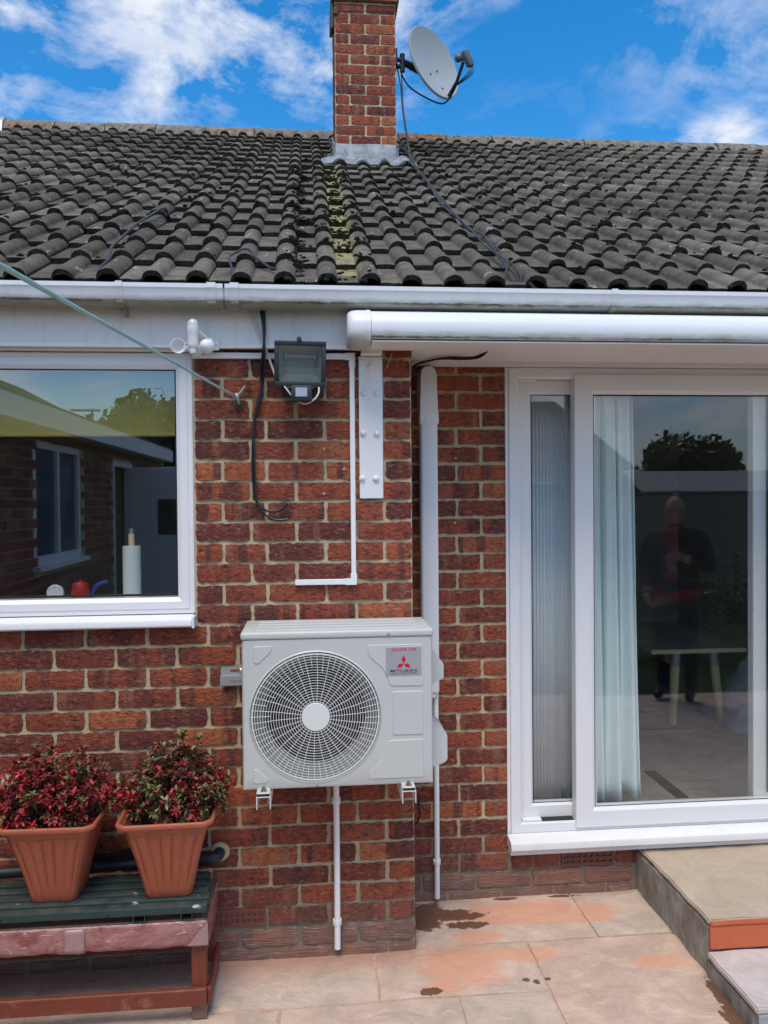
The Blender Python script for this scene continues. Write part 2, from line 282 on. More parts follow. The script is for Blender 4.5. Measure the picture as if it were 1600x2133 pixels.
def slab_mat():
    m = Mat('riven sandstone', rough=.78, spec=.3); co = m.coord('World'); x, y, z = m.sep(co); rd = m.rand()
    f = m.noise(m.coord('World', (1, 1.2, 1)), 5.5, 6, .62, .6); fine = m.noise(co, 130, 4, .7); st = m.noise(m.coord('World', (.75, 1.15, 1), loc=(4, 2, 0)), 15, 7, .72, .9)
    tint = m.ramp(rd, [(0, (.64, .455, .350)), (.5, (.66, .49, .385)), (1, (.60, .475, .385))])
    c = m.mix(tint, m.mix(tint, (.74, .76, .75), 1.0, 'MULTIPLY'), m.ramp(f, [(.38, 0), (.62, 1)])); c = m.mix(c, (.74, .61, .51), m.ramp(st, [(.56, 0), (.70, .6)])); c = m.mix(c, (.48, .36, .285), m.ramp(st, [(.30, .55), (.42, 0)]))
    c = m.mix(c, (.22, .17, .13), m.ramp(fine, [(.28, .5), (.42, 0)]))
    wob = m.math('MULTIPLY', m.math('SUBTRACT', m.noise(co, 9, 5, .7, .8), .5), 1.0); wob2 = m.math('MULTIPLY', m.math('SUBTRACT', m.noise(co, 26, 6, .72, .4), .5), 1.3)
    wob3 = m.math('MULTIPLY', m.math('SUBTRACT', m.noise(m.coord('World', (1, 1.6, 1)), 11, 7, .75, .5), .5), 1.35)
    def blot(cx, cy, rx, ry, w, lo=.85, hi=1.0):
        a = m.math('MULTIPLY', m.math('SUBTRACT', x, cx), 1/rx); b = m.math('MULTIPLY', m.math('SUBTRACT', y, cy), 1/ry)
        d = m.math('SQRT', m.math('ADD', m.math('MULTIPLY', a, a), m.math('MULTIPLY', b, b)))
        d = m.math('ADD', d, m.math('MULTIPLY', w, 1.5)); return m.ramp(m.math('MULTIPLY', d, .5), [(lo*.5, 1), (hi*.5, 0)])
    # orange grouting slurry left by the paving work
    sl_ = None
    for b in [(.53, -.11, .19, .17), (.77, -.075, .18, .060), (1.25, -.172, .12, .050), (.85, .22, .36, .11), (1.12, .19, .13, .10), (.62, .06, .12, .05), (.45, -.24, .10, .05)]:
        q = blot(*b, wob3, .62, 1.0); sl_ = q if sl_ is None else m.math('MAXIMUM', sl_, q)
    c = m.mix(c, (.68, .325, .20), m.math('MULTIPLY', sl_, m.ramp(st, [(.35, .55), (.6, .85)])))
    ed = m.ramp(m.math('ADD', m.math('MULTIPLY', y, -1.0), m.math('MULTIPLY', wob, .10)), [(.04, .6), (.16, 0)])
    c = m.mix(c, (.50, .24, .15), m.math('MULTIPLY', ed, m.ramp(x, [(.36, 1), (.40, 0)])))
    wet = None
    for b in [(.46, .255, .085, .085), (.56, .225, .14, .045), (.43, .17, .07, .06), (.60, .15, .09, .03), (.396, -.262, .040, .022), (.736, -.226, .016, .011), (.771, -.238, .014, .014), (.812, -.228, .012, .009), (1.365, -.39, .022, .10), (1.362, -.52, .05, .10), (.80, .335, .05, .016), (1.05, .335, .07, .012)]:
        q = blot(*b, wob2, .88, .98); wet = q if wet is None else m.math('MAXIMUM', wet, q)
    c = m.mix(c, (.135, .055, .026), m.math('MULTIPLY', wet, .90))
    m.color(c); m.rough(m.math('SUBTRACT', .80, m.math('MULTIPLY', wet, .42)))
    m.bump(m.math('ADD', m.math('MULTIPLY', f, 1.0), m.math('ADD', m.math('MULTIPLY', st, .35), m.math('MULTIPLY', fine, .12))), .016, .75); return m.m
SLAB = slab_mat()
def stone_mat(name, a, b, s=7, bump=.006, speck=.5):
    m = Mat(name, rough=.85, spec=.25); co = m.coord('World'); f = m.noise(co, s, 6, .65, .8); fine = m.noise(co, 260, 3, .75)
    c = m.mix(a, b, m.ramp(f, [(.35, 0), (.65, 1)])); c = m.mix(c, tuple(x*.45 for x in a), m.math('MULTIPLY', m.ramp(fine, [(.30, 1), (.44, 0)]), speck)); c = m.mix(c, tuple(min(1, x*1.35) for x in b), m.math('MULTIPLY', m.ramp(fine, [(.60, 0), (.74, 1)]), speck))
    m.color(c); m.bump(m.math('ADD', f, m.math('MULTIPLY', fine, .2)), bump); return m.m
STEPTOP = stone_mat('buff sandstone step', (.46, .355, .255), (.56, .45, .34), 6, .012, .7); TREAD = stone_mat('pale pink sandstone', (.52, .44, .40), (.62, .54, .50), 9)
TPAINT = stone_mat('terracotta masonry paint', (.52, .125, .055), (.58, .15, .07), 11, .003, .12); SLATEG = stone_mat('blue grey riser', (.22, .25, .28), (.33, .35, .37), 8)
JOINT = stone_mat('orange jointing sand', (.52, .31, .22), (.54, .42, .33), 12)
def render_mat():
    m = Mat('grey cement render', rough=.93, spec=.2); v = m.coord('World', (1, 1, .5)); co = m.coord('World')
    s = m.noise(v, 19, 7, .7, .5); f = m.noise(co, 7, 4); fine = m.noise(co, 180, 3, .7)
    c = m.mix((.24, .22, .185), (.52, .495, .445), m.ramp(s, [(.3, 0), (.7, 1)])); c = m.mix(c, (.16, .13, .09), m.ramp(f, [(.48, 0), (.72, .65)])); c = m.mix(c, (.05, .05, .045), m.ramp(fine, [(.24, .8), (.34, 0)]))
    m.color(c); m.bump(m.math('ADD', s, m.math('MULTIPLY', fine, .7)), .012); return m.m
RENDER = render_mat()
def glass_mat(name, ior, tint=(1, 1, 1), rough=0.0):
    m = bpy.data.materials.new(name); m.use_nodes = True; t = m.node_tree; t.nodes.clear()
    o = t.nodes.new('ShaderNodeOutputMaterial'); mixn = t.nodes.new('ShaderNodeMixShader'); tr = t.nodes.new('ShaderNodeBsdfTransparent'); gl = t.nodes.new('ShaderNodeBsdfGlossy')
    fr = t.nodes.new('ShaderNodeFresnel'); 
    gm = t.nodes.new('ShaderNodeNewGeometry'); mi_ = t.nodes.new('ShaderNodeMapRange'); t.links.new(gm.outputs['Backfacing'], mi_.inputs[0]); mi_.inputs[3].default_value = ior; mi_.inputs[4].default_value = 1/ior; t.links.new(mi_.outputs[0], fr.inputs['IOR'])
    tr.inputs['Color'].default_value = (*tint, 1); gl.inputs['Roughness'].default_value = rough
    t.links.new(fr.outputs[0], mixn.inputs[0]); t.links.new(tr.outputs[0], mixn.inputs[1]); t.links.new(gl.outputs[0], mixn.inputs[2]); t.links.new(mixn.outputs[0], o.inputs[0]); return m
GLASS = glass_mat('window glass', 2.05, (.97, .985, .98)); GLASSW = glass_mat('coated kitchen window glass', 2.7, (.97, .985, .98)); GLASSW.node_tree.nodes['Glossy BSDF'].inputs['Color'].default_value = (.84, .93, 1.0, 1); GLASSIN = glass_mat('inner window glass', 1.42, (.97, .985, .98)); CLEAR = glass_mat('pane back', 1.0001)
LENS = glass_mat('ribbed lamp glass', 1.6, (.7, .75, .72), .12)

# ------------------------------------------------------------------ mesh helper
def smooth(me, ang=40):
    for p in me.polygons: p.use_smooth = True
    try: me.set_sharp_from_angle(angle=R(ang))
    except Exception: pass
def link(name, me, parent=None):
    o = bpy.data.objects.new(name, me); COL.objects.link(o)
    if parent: o.parent = parent
    return o
class MB:
    def __init__(s): s.v = []; s.f = []; s.mi = []
    def add(s, vs, fs, mi=0):
        b = len(s.v); s.v += [tuple(x) for x in vs]; s.f += [tuple(i+b for i in f) for f in fs]; s.mi += [mi]*len(fs); return s
    def box(s, x0, x1, y0, y1, z0, z1, mi=0):
        vs = [(x, y, z) for z in (z0, z1) for y in (y0, y1) for x in (x0, x1)]
        return s.add(vs, [(0, 2, 3, 1), (4, 5, 7, 6), (0, 1, 5, 4), (2, 6, 7, 3), (0, 4, 6, 2), (1, 3, 7, 5)], mi)
    def rbox(s, x0, x1, y0, y1, z0, z1, r=.004, seg=2, mi=0, mat=None):
        bm = bmesh.new(); bmesh.ops.create_cube(bm, size=1.0)
        for v in bm.verts: v.co = Vector(((x0+x1)/2+v.co.x*(x1-x0), (y0+y1)/2+v.co.y*(y1-y0), (z0+z1)/2+v.co.z*(z1-z0)))
        bmesh.ops.bevel(bm, geom=list(bm.edges), offset=r, segments=seg, affect='EDGES', profile=.5)
        if mat is not None: bm.transform(mat)
        bm.verts.index_update(); s.add([v.co[:] for v in bm.verts], [[v.index for v in f.verts] for f in bm.faces], mi); bm.free(); return s
    def tube(s, pts, r, n=8, mi=0, cap=True, smoothn=0):
        pts = [Vector(p) for p in pts]
        if smoothn:
            q = []
            for i in range(len(pts)-1):
                p0 = pts[max(i-1, 0)]; p1 = pts[i]; p2 = pts[i+1]; p3 = pts[min(i+2, len(pts)-1)]
                for k in range(smoothn):
                    t = k/smoothn; q.append(.5*((2*p1)+(p2-p0)*t+(2*p0-5*p1+4*p2-p3)*t*t+(3*p1-p0-3*p2+p3)*t**3))
            q.append(pts[-1]); pts = q
        rs = r if isinstance(r, (list, tuple)) else [r]*len(pts)
        if len(rs) != len(pts): rs = [rs[0]+(rs[-1]-rs[0])*i/(len(pts)-1) for i in range(len(pts))]
        vs = []; a = None
        for i, p in enumerate(pts):
            d = (pts[min(i+1, len(pts)-1)]-pts[max(i-1, 0)]).normalized()
            if a is None: a = d.orthogonal().normalized()
            a = (a-d*a.dot(d)); a = a.normalized() if a.length > 1e-6 else d.orthogonal().normalized()
            b = d.cross(a)
            for k in range(n): t = 2*math.pi*k/n; vs.append(p+(a*math.cos(t)+b*math.sin(t))*rs[i])
        fs = [(i*n+k, i*n+(k+1) % n, (i+1)*n+(k+1) % n, (i+1)*n+k) for i in range(len(pts)-1) for k in range(n)]
        if cap: fs += [tuple(range(n-1, -1, -1)), tuple(range((len(pts)-1)*n, len(pts)*n))]
        return s.add(vs, fs, mi)
    def lathe(s, prof, n=24, M=None, mi=0, cap=True):
        """prof: (radius, height) pairs about the local z axis"""
        vs = []
        for r, h in prof:
            for k in range(n): t = 2*math.pi*k/n; vs.append(Vector((r*math.cos(t), r*math.sin(t), h)))
        if M is not None: vs = [M @ v for v in vs]
        fs = [(i*n+k, i*n+(k+1) % n, (i+1)*n+(k+1) % n, (i+1)*n+k) for i in range(len(prof)-1) for k in range(n)]
        if cap and prof[0][0] > 1e-6: fs.append(tuple(range(n-1, -1, -1)))
        if cap and prof[-1][0] > 1e-6: fs.append(tuple(range((len(prof)-1)*n, len(prof)*n)))
        return s.add(vs, fs, mi)
    def extrude_x(s, prof, x0, x1, mi=0, closed=True, dz=0.0):
        """profile of (y, z) points swept along x"""
        n = len(prof); vs = [(x0, y, z) for y, z in prof]+[(x1, y, z+dz) for y, z in prof]
        m = n if closed else n-1
        fs = [(k, (k+1) % n, n+(k+1) % n, n+k) for k in range(m)]
        if closed: fs += [tuple(range(n-1, -1, -1)), tuple(range(n, 2*n))]
        return s.add(vs, fs, mi)
    def prism(s, poly, y0, y1, mi=0, inset=0.0):
        """(x, z) polygon from depth y0 out to y1; inset chamfers the outer face"""
        n = len(poly); cx = sum(p[0] for p in poly)/n; cz = sum(p[1] for p in poly)/n
        def ins(p):
            d = math.hypot(p[0]-cx, p[1]-cz); k = max(0, (d-inset)/d) if d else 1; return (cx+(p[0]-cx)*k, cz+(p[1]-cz)*k)
        q = [ins(p) for p in poly]
        vs = [(x, y0, z) for x, z in poly]+[(x, y1, z) for x, z in q]
        return s.add(vs, [(k, (k+1) % n, n+(k+1) % n, n+k) for k in range(n)]+[tuple(range(n-1, -1, -1)), tuple(range(n, 2*n))], mi)
    def mesh(s, name, mats, sm=False, ang=40, fix=True):
        me = bpy.data.meshes.new(name); me.from_pydata(s.v, [], s.f)
        for m in (mats if isinstance(mats, (list, tuple)) else [mats]): me.materials.append(m)
        me.polygons.foreach_set('material_index', s.mi)
        if fix:
            bm = bmesh.new(); bm.from_mesh(me); bmesh.ops.recalc_face_normals(bm, faces=bm.faces); bm.to_mesh(me); bm.free()
        if sm: smooth(me, ang)
        me.update(); return me
    def obj(s, name, mats, parent=None, sm=False, ang=40, fix=True): return link(name, s.mesh(name, mats, sm, ang, fix), parent)
def tag(o, label=None, cat=None, group=None, kind=None):
    if label: o['label'] = label
    if cat: o['category'] = cat
    if group: o['group'] = group
    if kind: o['kind'] = kind
    return o
def empty(name, label, cat, loc=(0, 0, 0), group=None):
    o = bpy.data.objects.new(name, None); COL.objects.link(o); o.location = loc; o.empty_display_size = .05
    return tag(o, label, cat, group)
def rounded(poly, r=.008, seg=4):
    """round the corners of an (x, z) polygon"""
    res = []; n = len(poly)
    for i in range(n):
        p = Vector(poly[i]); a = (Vector(poly[i-1])-p); b = (Vector(poly[(i+1) % n])-p)
        rr = min(r, a.length*.45, b.length*.45); p0 = p+a.normalized()*rr; p1 = p+b.normalized()*rr
        for k in range(seg+1):
            t = k/seg; res.append(tuple((p0*(1-t)*(1-t)+p*2*t*(1-t)+p1*t*t)))
    return res

# ------------------------------------------------------------------ ground
REC = .352
g = MB(); g.add([(-60, -60, -.03), (60, -60, -.03), (60, 60, -.03), (-60, 60, -.03)], [(0, 1, 2, 3)])
def lawn_mat():
    m = Mat('rough lawn', rough=.95, spec=.1); co = m.coord('World'); f = m.noise(co, 3, 5); d = m.noise(co, 60, 4, .7)
    c = m.mix((.030, .052, .012), (.070, .095, .028), f); c = m.mix(c, (.09, .085, .035), m.ramp(d, [(.55, 0), (.75, .7)])); m.color(c); m.bump(d, .03); return m.m
LAWN = lawn_mat()
tag(g.obj('ground', LAWN), kind='structure')
pb = MB(); pb.box(-2.4, 5.0, -2.95, .40, -.08, -.006)
patio = tag(pb.obj('patio', JOINT), 'pink sandstone patio with orange joints', kind='structure')
def slab(x0, x1, y0, y1, dz=0.0):
    gp = .0055; x0 += gp; x1 -= gp; y0 += gp; y1 -= gp; nx = max(4, int((x1-x0)/.05)); ny = max(4, int((y1-y0)/.05)); b = MB(); vs = []
    cx, cy = (x0+x1)/2, (y0+y1)/2
    for j in range(ny+1):
        for i in range(nx+1):
            x = x0+(x1-x0)*i/nx; y = y0+(y1-y0)*j/ny; e = (i in (0, nx)) or (j in (0, ny))
            h = mn.fractal(Vector((x*4+7, y*6, .3)), .8, 2, 4)*.0035
            ex = ey = 0.0
            if e:
                h -= .003; ex = mn.noise(Vector((x*19, y*19, 2)))*.004; ey = mn.noise(Vector((x*19, y*19, 8)))*.004
            vs.append((x-cx+ex, y-cy+ey, h+dz))
    k = nx+1
    fs = [(j*k+i, j*k+i+1, (j+1)*k+i+1, (j+1)*k+i) for j in range(ny) for i in range(nx)]
    rim = [i for i in range(k)]+[j*k+nx for j in range(1, ny+1)]+[ny*k+i for i in range(nx-1, -1, -1)]+[j*k for j in range(ny-1, 0, -1)]
    nb = len(vs); vs += [(vs[i][0], vs[i][1], -.03) for i in rim]; L = len(rim)
    fs += [(rim[i], nb+i, nb+(i+1) % L, rim[(i+1) % L]) for i in range(L)]
    b.add(vs, fs); o = b.obj('paving_slab', SLAB, patio, True, 50); o.location = (cx, cy, 0); return o
rng = random.Random(5)
for s_ in [(-.36, .215, -.295, .004), (.215, .80, -.295, .008), (.36, 1.083, .008, .36), (1.083, 1.40, .008, .36), (.80, 1.40, -.60, .008), (-.95, -.36, -.295, .004), (-1.55, -.95, -.295, .004), (-2.2, -1.55, -.295, .004)]:
    slab(*s_, dz=rng.uniform(-.002, .002))
yy = -.295
for row, (dy, off) in enumerate([(.60, -.62), (.45, -.3), (.60, -.75), (.45, -.15), (.52, -.5)]):
    x = -2.2+off
    while x < 4.5:
        wd = rng.choice((.6, .6, .75, .45)); x1 = x+wd
        if row == 0:
            if x < .8 < x1 or abs(x1-.8) < .3: x1 = .8
            if x >= .79: break
        slab(x, x1, yy-dy, yy, rng.uniform(-.002, .002)); x = x1
    yy -= dy
for x, y0, y1 in [(.8, -.9, -.60), (1.40, -.9, .0)]:
    pass
slab(.80, 1.38, -.895, -.60); slab(1.38, 2.1, -.895, -.62); slab(2.1, 2.8, -.895, -.62); slab(2.8, 3.6, -.895, -.62); slab(3.6, 4.4, -.895, -.62)

# ------------------------------------------------------------------ house
house = empty('house', 'red brick bungalow with dark grey tiled roof, brick chimney and white plastic windows', 'house')
bcache = {}
def brick_mesh(w, kind, var):
    key = (round(w, 3), kind, var)
    if key in bcache: return bcache[key]
    rg = random.Random(hash(key) % 99991); b = MB(); h = .0635; d = .06; nx = max(4, int(w/.017)); nz = 4; vs = []
    for j in range(nz+1):
        for i in range(nx+1):
            x = -w/2+w*i/nx; z = -h/2+h*j/nz; y = rg.uniform(-.0012, .0012)
            if i in (0, nx): x += rg.uniform(-.0032, .0030); y += .0022
            if j in (0, nz): z += rg.uniform(-.0034, .0028); y += .0022
            if i in (0, nx) and j in (0, nz): y += .002; x *= .992
            vs.append((x, y, z))
    k = nx+1; fs = [(j*k+i, j*k+i+1, (j+1)*k+i+1, (j+1)*k+i) for j in range(nz) for i in range(nx)]
    rim = [i for i in range(k)]+[j*k+nx for j in range(1, nz+1)]+[nz*k+i for i in range(nx-1, -1, -1)]+[j*k for j in range(nz-1, 0, -1)]
    nb = len(vs); vs += [(vs[i][0], d, vs[i][2]) for i in rim]; L = len(rim)
    fs += [(rim[i], nb+i, nb+(i+1) % L, rim[(i+1) % L]) for i in range(L)]
    b.add(vs, fs); me = b.mesh('brick', PLINTH if kind else BRICK, True, 35, True); bcache[key] = me; return me
brg = random.Random(77)
def lay(parent, x0, x1, z, y=0.0, kind=0, rot=0.0, name='brick'):
    w = x1-x0-.0125
    if w < .02: return
    o = link(name, brick_mesh(w, kind, brg.randrange(4)), parent)
    o.location = ((x0+x1)/2+brg.uniform(-.001, .001), y+brg.uniform(-.0022, .0012), z+brg.uniform(-.0012, .0012)); o.rotation_euler = (0, brg.uniform(-.006, .006), rot); return o
def course(parent, joints, z, y, kind=0):
    for a, b in zip(joints[:-1], joints[1:]): lay(parent, a, b, z, y, kind)
PX = .3775      # right edge of the projecting wall
P = .2175
mw = MB()
mw.box(-2.35, PX-.004, .0075, .30, -.03, 1.236); mw.box(-.425, PX-.004, .0075, .30, 1.236, 2.30); mw.box(-2.35, -1.93, .0075, .30, 1.236, 2.30)
mw.box(.20, PX-.0035, .29, REC+.1, -.03, 2.30)
wall = mw.obj('wall', MORTAR, house)
ZT = 2.14
for k in range(-2, 29):
    zc = ZT-.075*k-.0375
    if zc < -.02: break
    A = (k % 2 == 1); kind = 1 if k >= 27 else 0
    if k < 12:
        j = [-.425, -.219, -.055, .163, PX] if A else [-.425, -.321, -.163, .053, .271, PX]
    else:
        j = [PX]; x = PX if A else PX-.1065
        if not A: j.append(x)
        while x > -1.56: x -= P; j.append(x)
        j = j[::-1]
    if k == 26:   # air brick in this course
        j = [x for x in j if x < -.372]; j[-1] = -.372; course(wall, j, zc, 0, kind); course(wall, [-.178, .053, .271, PX], zc, 0, kind); continue
    course(wall, j, zc, 0, kind)
# return of the projecting wall (faces the door side)
ret = MB()
for k in range(-2, 29):
    zc = ZT-.075*k-.0375
    if zc < -.02: break
    for (a, b) in ([(.012, .10), (.11, .30)] if k % 2 else [(.012, .205), (.215, .335)]): ret.rbox(PX-.06, PX+brg.uniform(-.001, .002), a+.001, b, zc-.0325, zc+.0325, .003, 1)
tag(ret.obj('wall_return_bricks', BRICK, wall, True), 'bricks on the narrow return of the projecting wall', kind='stuff')
def air_brick(parent, x0, x1, z0, z1, y):
    b = MB(); b.box(x0, x1, y+.030, y+.05, z0, z1, 1)
    b.box(x0, x1, y-.003, y+.03, z1-.013, z1); b.box(x0, x1, y-.003, y+.03, z0, z0+.013); b.box(x0, x0+.010, y-.003, y+.03, z0+.013, z1-.013); b.box(x1-.010, x1, y-.003, y+.03, z0+.013, z1-.013)
    n = 8; w = (x1-x0-.02)/n; zm = (z0+z1)/2
    b.box(x0+.01, x1-.01, y-.0025, y+.03, zm-.0045, zm+.0045)
    for i in range(1, n): b.box(x0+.01+i*w-.005, x0+.01+i*w+.005, y-.002, y+.03, z0+.0135, z1-.0135)
    return b.obj('air_brick', [AIRB, GASKET], parent)
AIRB = plain('terracotta air brick', (.20, .062, .045), .8, var=.35, scale=40)
air_brick(wall, -.368, -.182, .126, .190, 0)
# recessed wall beside and under the patio door
rw = MB(); rw.box(PX-.1, .830, REC+.0075, REC+.25, -.03, 2.30); rw.box(.830, 3.6, REC+.0075, REC+.25, -.03, .196); rw.box(3.2, 4.4, REC+.0075, REC+.25, .196, 2.30)
rwall = rw.obj('recessed_wall', MORTAR, house)
for k in range(-2, 29):
    zc = ZT-.075*k-.0375
    if zc < -.02: break
    kind = 1 if k >= 27 else 0; A = k % 2 == 0
    j = [.3785, .393, .6095, .828] if A else [.3785, .496, .7145, .828]
    if k == 26: course(rwall, [.3785, .393, .6095, .828, 1.045], zc, REC); course(rwall, [1.285, 1.40, 1.62], zc, REC); continue
    if k == 27: course(rwall, [.3785, .45, .68, .92, 1.15, 1.37], zc, REC, 1); continue
    if k > 27: course(rwall, [.3785, .56, .79, 1.02, 1.25, 1.37], zc, REC, 1); continue
    course(rwall, j, zc, REC, kind)
air_brick(rwall, 1.05, 1.28, .118, .182, REC)
# wall plugs left in the brickwork
for x, z, y in [(.048, 1.881, 0), (.047, 1.717, 0), (.122, 1.807, 0), (.604, 1.864, REC), (.598, 1.593, REC)]:
    b = MB(); M = Matrix.Translation((x, y-.004, z)) @ Matrix.Rotation(R(90), 4, 'X'); b.lathe([(.0022, -.004), (.0022, .001), (.0045, .001), (.0045, -.004)], 12, M); b.lathe([(.0023, -.002), (.0, -.002)], 10, M, 1)
    b.obj('wall_plug', [WHITEC, GASKET], wall if y == 0 else rwall, True)

# --- eaves
b = MB(); b.box(-2.6, 4.6, -.042, -.022, 2.241, 2.40); b.box(-2.6, 4.6, -.047, -.0425, 2.241, 2.252); b.obj('fascia', FASCIA, house)
b = MB(); b.box(PX+.002, 4.6, -.021, .36, 2.262, 2.275); b.box(PX+.002, 4.6, -.019, .06, 2.244, 2.2615); b.box(PX+.002, 4.6, .0605, .20, 2.251, 2.2615); b.box(PX+.0025, 4.6, .315, .349, 2.2450, 2.2615); b.box(-2.6, PX, -.0215, .0, 2.258, 2.27)
b.obj('soffit', SOFFIT, house)
b = MB(); b.box(-2.3, -.4268, -.0218, .075, 2.2345, 2.2405); b.box(-2.3, PX, -.0215, .29, 2.272, 2.33); b.obj('eaves_board', FASCIA, house)
gut = MB()
def gprof(t=0.0): return [(-.052, 2.436), (-.052, 2.392), (-.066, 2.373-t), (-.105, 2.3685-t), (-.138, 2.372-t), (-.152, 2.380-t), (-.158, 2.396), (-.160-t, 2.418), (-.164-t, 2.424), (-.164-t, 2.4385+t), (-.157, 2.4385+t), (-.157, 2.426), (-.151, 2.40), (-.146, 2.386), (-.134, 2.378), (-.106, 2.3745), (-.07, 2.379), (-.058, 2.394), (-.058, 2.436)]
gut.extrude_x(gprof(), -2.6, -.290, dz=0.0); gut.extrude_x([(y, z) for y, z in gprof()], -.296, 4.6)
gutter = gut.obj('gutter', GUTTER, house, True, 30)
for x, w in [(-.644, .011), (-.335, .015), (-.257, .015), (1.093, .011)]:
    b = MB(); b.extrude_x([(y+(-.003 if y < -.1 else -.0), z+(-.003 if z < 2.39 else 0)) for y, z in gprof(.003)], x-w, x+w)
    if w < .014: b.rbox(x-.008, x+.008, -.10, -.0485, 2.345, 2.366, .002)
    b.obj('gutter_bracket', GUTTER, gutter, True, 30)

# --- roof
TH = R(30); RY, RZ, GA, TP = .14, 2.58, .27, .152
def roofpt(x, s, h=0.0): return Vector((x, RY+s*math.cos(TH)-h*math.sin(TH), RZ+s*math.sin(TH)+h*math.cos(TH)))
rb = MB(); a_, b_ = roofpt(-2.55, -.33, -.03), roofpt(4.6, 4.52, -.03)
rb.add([(-2.55, a_.y, a_.z), (4.6, a_.y, a_.z), (4.6, b_.y, b_.z), (-2.55, b_.y, b_.z), (-2.55, 8.3, 2.42), (4.6, 8.3, 2.42)], [(0, 1, 2, 3), (3, 2, 5, 4)])
roof = rb.obj('roof', TILE, house)
def prof(x):
    """height of the tile surface at x across a tile (0..2 pitches), two rolls"""
    h = 0
    for c, wd, hh in ((TP*.5, .037, .033), (TP*1.5, .039, .036)):
        d = abs(x-c)/wd
        if d < 1: h = max(h, hh*math.sqrt(max(0, 1-d*d)))
    return h
def tile_geo(var):
    rg = random.Random(100+var); xs = [-.036, -.012, .012, .030]+[TP*.5+.037*math.sin(R(a)) for a in (-90, -75, -55, -30, 0, 30, 55, 75, 90)]+[TP*.82, TP, TP*1.18]+[TP*1.5+.039*math.sin(R(a)) for a in (-90, -75, -55, -30, 0, 30, 55, 75)]+[TP*1.5+.0385]
    xs = sorted(xs); b = MB(); Lg = GA+.06; th = .020; n = len(xs); vs = []
    # rows: front bottom, front top, mid, back
    ft = .0225; slope = (ft)/GA
    jj = [rg.uniform(-.006, .006) for _ in xs]; j2 = [rg.uniform(-.005, .002) for _ in xs]
    top0 = [(x, jj[i]*.6, ft+prof(x)+j2[i]*.5) for i, x in enumerate(xs)]
    bot = [(x, jj[i]+.004, ft+prof(x)-th+rg.uniform(-.003, .002)) for i, x in enumerate(xs)]
    mid = [(x, .010+jj[i]*.5, ft+prof(x)*1.02-.010*slope+.0012) for i, x in enumerate(xs)]
    back = [(x, Lg, ft+prof(x)-Lg*slope) for x in xs]
    for (x, y, z) in bot+top0: vs.append((x, y, z))
    fs = [(i, i+1, n+i+1, n+i) for i in range(n-1)]; b.add(vs, fs, 1)
    vs = top0+mid+back; fs = [(r*n+i, r*n+i+1, (r+1)*n+i+1, (r+1)*n+i) for r in range(2) for i in range(n-1)]; b.add(vs, fs, 0)
    e = n-1; b.add([top0[e], back[e], (xs[e], Lg, back[e][2]-.012), (xs[e]+.002, .004, bot[e][2]+.0)], [(0, 1, 2, 3)], 1)
    return b
RM = Matrix.Rotation(TH, 4, 'X')
tmesh = []
for v in range(9):
    me = tile_geo(v).mesh('roof_tile', [TILE, TILE_END], False, 40, False)
    for p_ in me.polygons: p_.use_smooth = (p_.material_index == 0)
    tmesh.append(me)
def project(q):
    d = Vector(q)-CAM_POS; z = d.dot(fw); return 800+FPX*d.dot(r2)/z, 1066.5-FPX*d.dot(u2)/z
cells = []; X0 = .064-TP*.5
rest = MB(); trg = random.Random(3); NR = 18
for r in range(NR):
    s0 = -GA+r*GA
    for c in range(-9, 16):
        x = X0+c*2*TP
        if x < -2.62 or x > 4.4: continue
        pts = [project(roofpt(x+dx, s0+ds, .03)) for dx in (0, 2*TP) for ds in (0, GA)]
        inn = any(-15 < u < 1615 for u, v in pts)
        o_loc = roofpt(x+trg.uniform(-.002, .002), s0+trg.uniform(-.006, .006), trg.uniform(-.001, .003)); v = trg.randrange(9)
        if inn and not (.22 < x+TP < .60 and 2.95 < o_loc.y < 3.3):
            o = link('roof_tile', tmesh[v], roof); o.location = o_loc; o.rotation_euler = (TH+trg.uniform(-.006, .010), trg.uniform(-.012, .012), trg.uniform(-.010, .010)); cells.append(o)
        else:
            M = Matrix.Translation(o_loc) @ RM; g_ = tile_geo(v); base = len(rest.v)
            rest.v += [tuple(M @ Vector(q)) for q in g_.v]; rest.f += [tuple(i+base for i in f) for f in g_.f]; rest.mi += g_.mi
tag(rest.obj('outlying_roof_tiles', [TILE, TILE_END], roof, fix=False), 'grey roof tiles beyond the edge of the view', kind='stuff')
# ridge
RMORT = stone_mat('ridge bedding mortar', (.22, .20, .16), (.40, .37, .31), 20, .02, .6)
rr = random.Random(8); x = -2.50; AY, AZ = 4.03, 4.80
k = 0
while x < 4.6:
    Lr = .41; b = MB(); n = 8; pr = []
    for i in range(n+1): t = math.pi*(.5+.5*(i/n*2-1)*.92)-math.pi/2; pr.append((AY+.142*math.sin(t), AZ-.045+.138*math.cos(t)+rr.uniform(-.002, .002)))
    pi_ = [(AY+(y-AY)*.86, AZ-.045+(z-AZ+.045)*.86) for y, z in pr]
    b.extrude_x(pr+pi_[::-1], x+.004, x+Lr-.004); o = b.obj('ridge_tile', RIDGE, roof, True); o.location = (0, rr.uniform(-.004, .004), rr.uniform(-.004, .004)); x += Lr
b = MB(); b.extrude_x([(AY-.165, AZ-.115), (AY-.135, AZ-.03), (AY, AZ+.06), (AY+.135, AZ-.03), (AY+.165, AZ-.115)], -2.49, 4.58); b.obj('ridge_mortar', RMORT, roof)
b = MB(); b.extrude_x([(AY-.160, AZ-.08), (AY-.150, AZ+.015), (AY-.09, AZ+.090), (AY, AZ+.112), (AY+.09, AZ+.090), (AY+.150, AZ+.015), (AY+.160, AZ-.08)], -2.58, -2.495); b.obj('ridge_end_cap', GALV, roof, True)
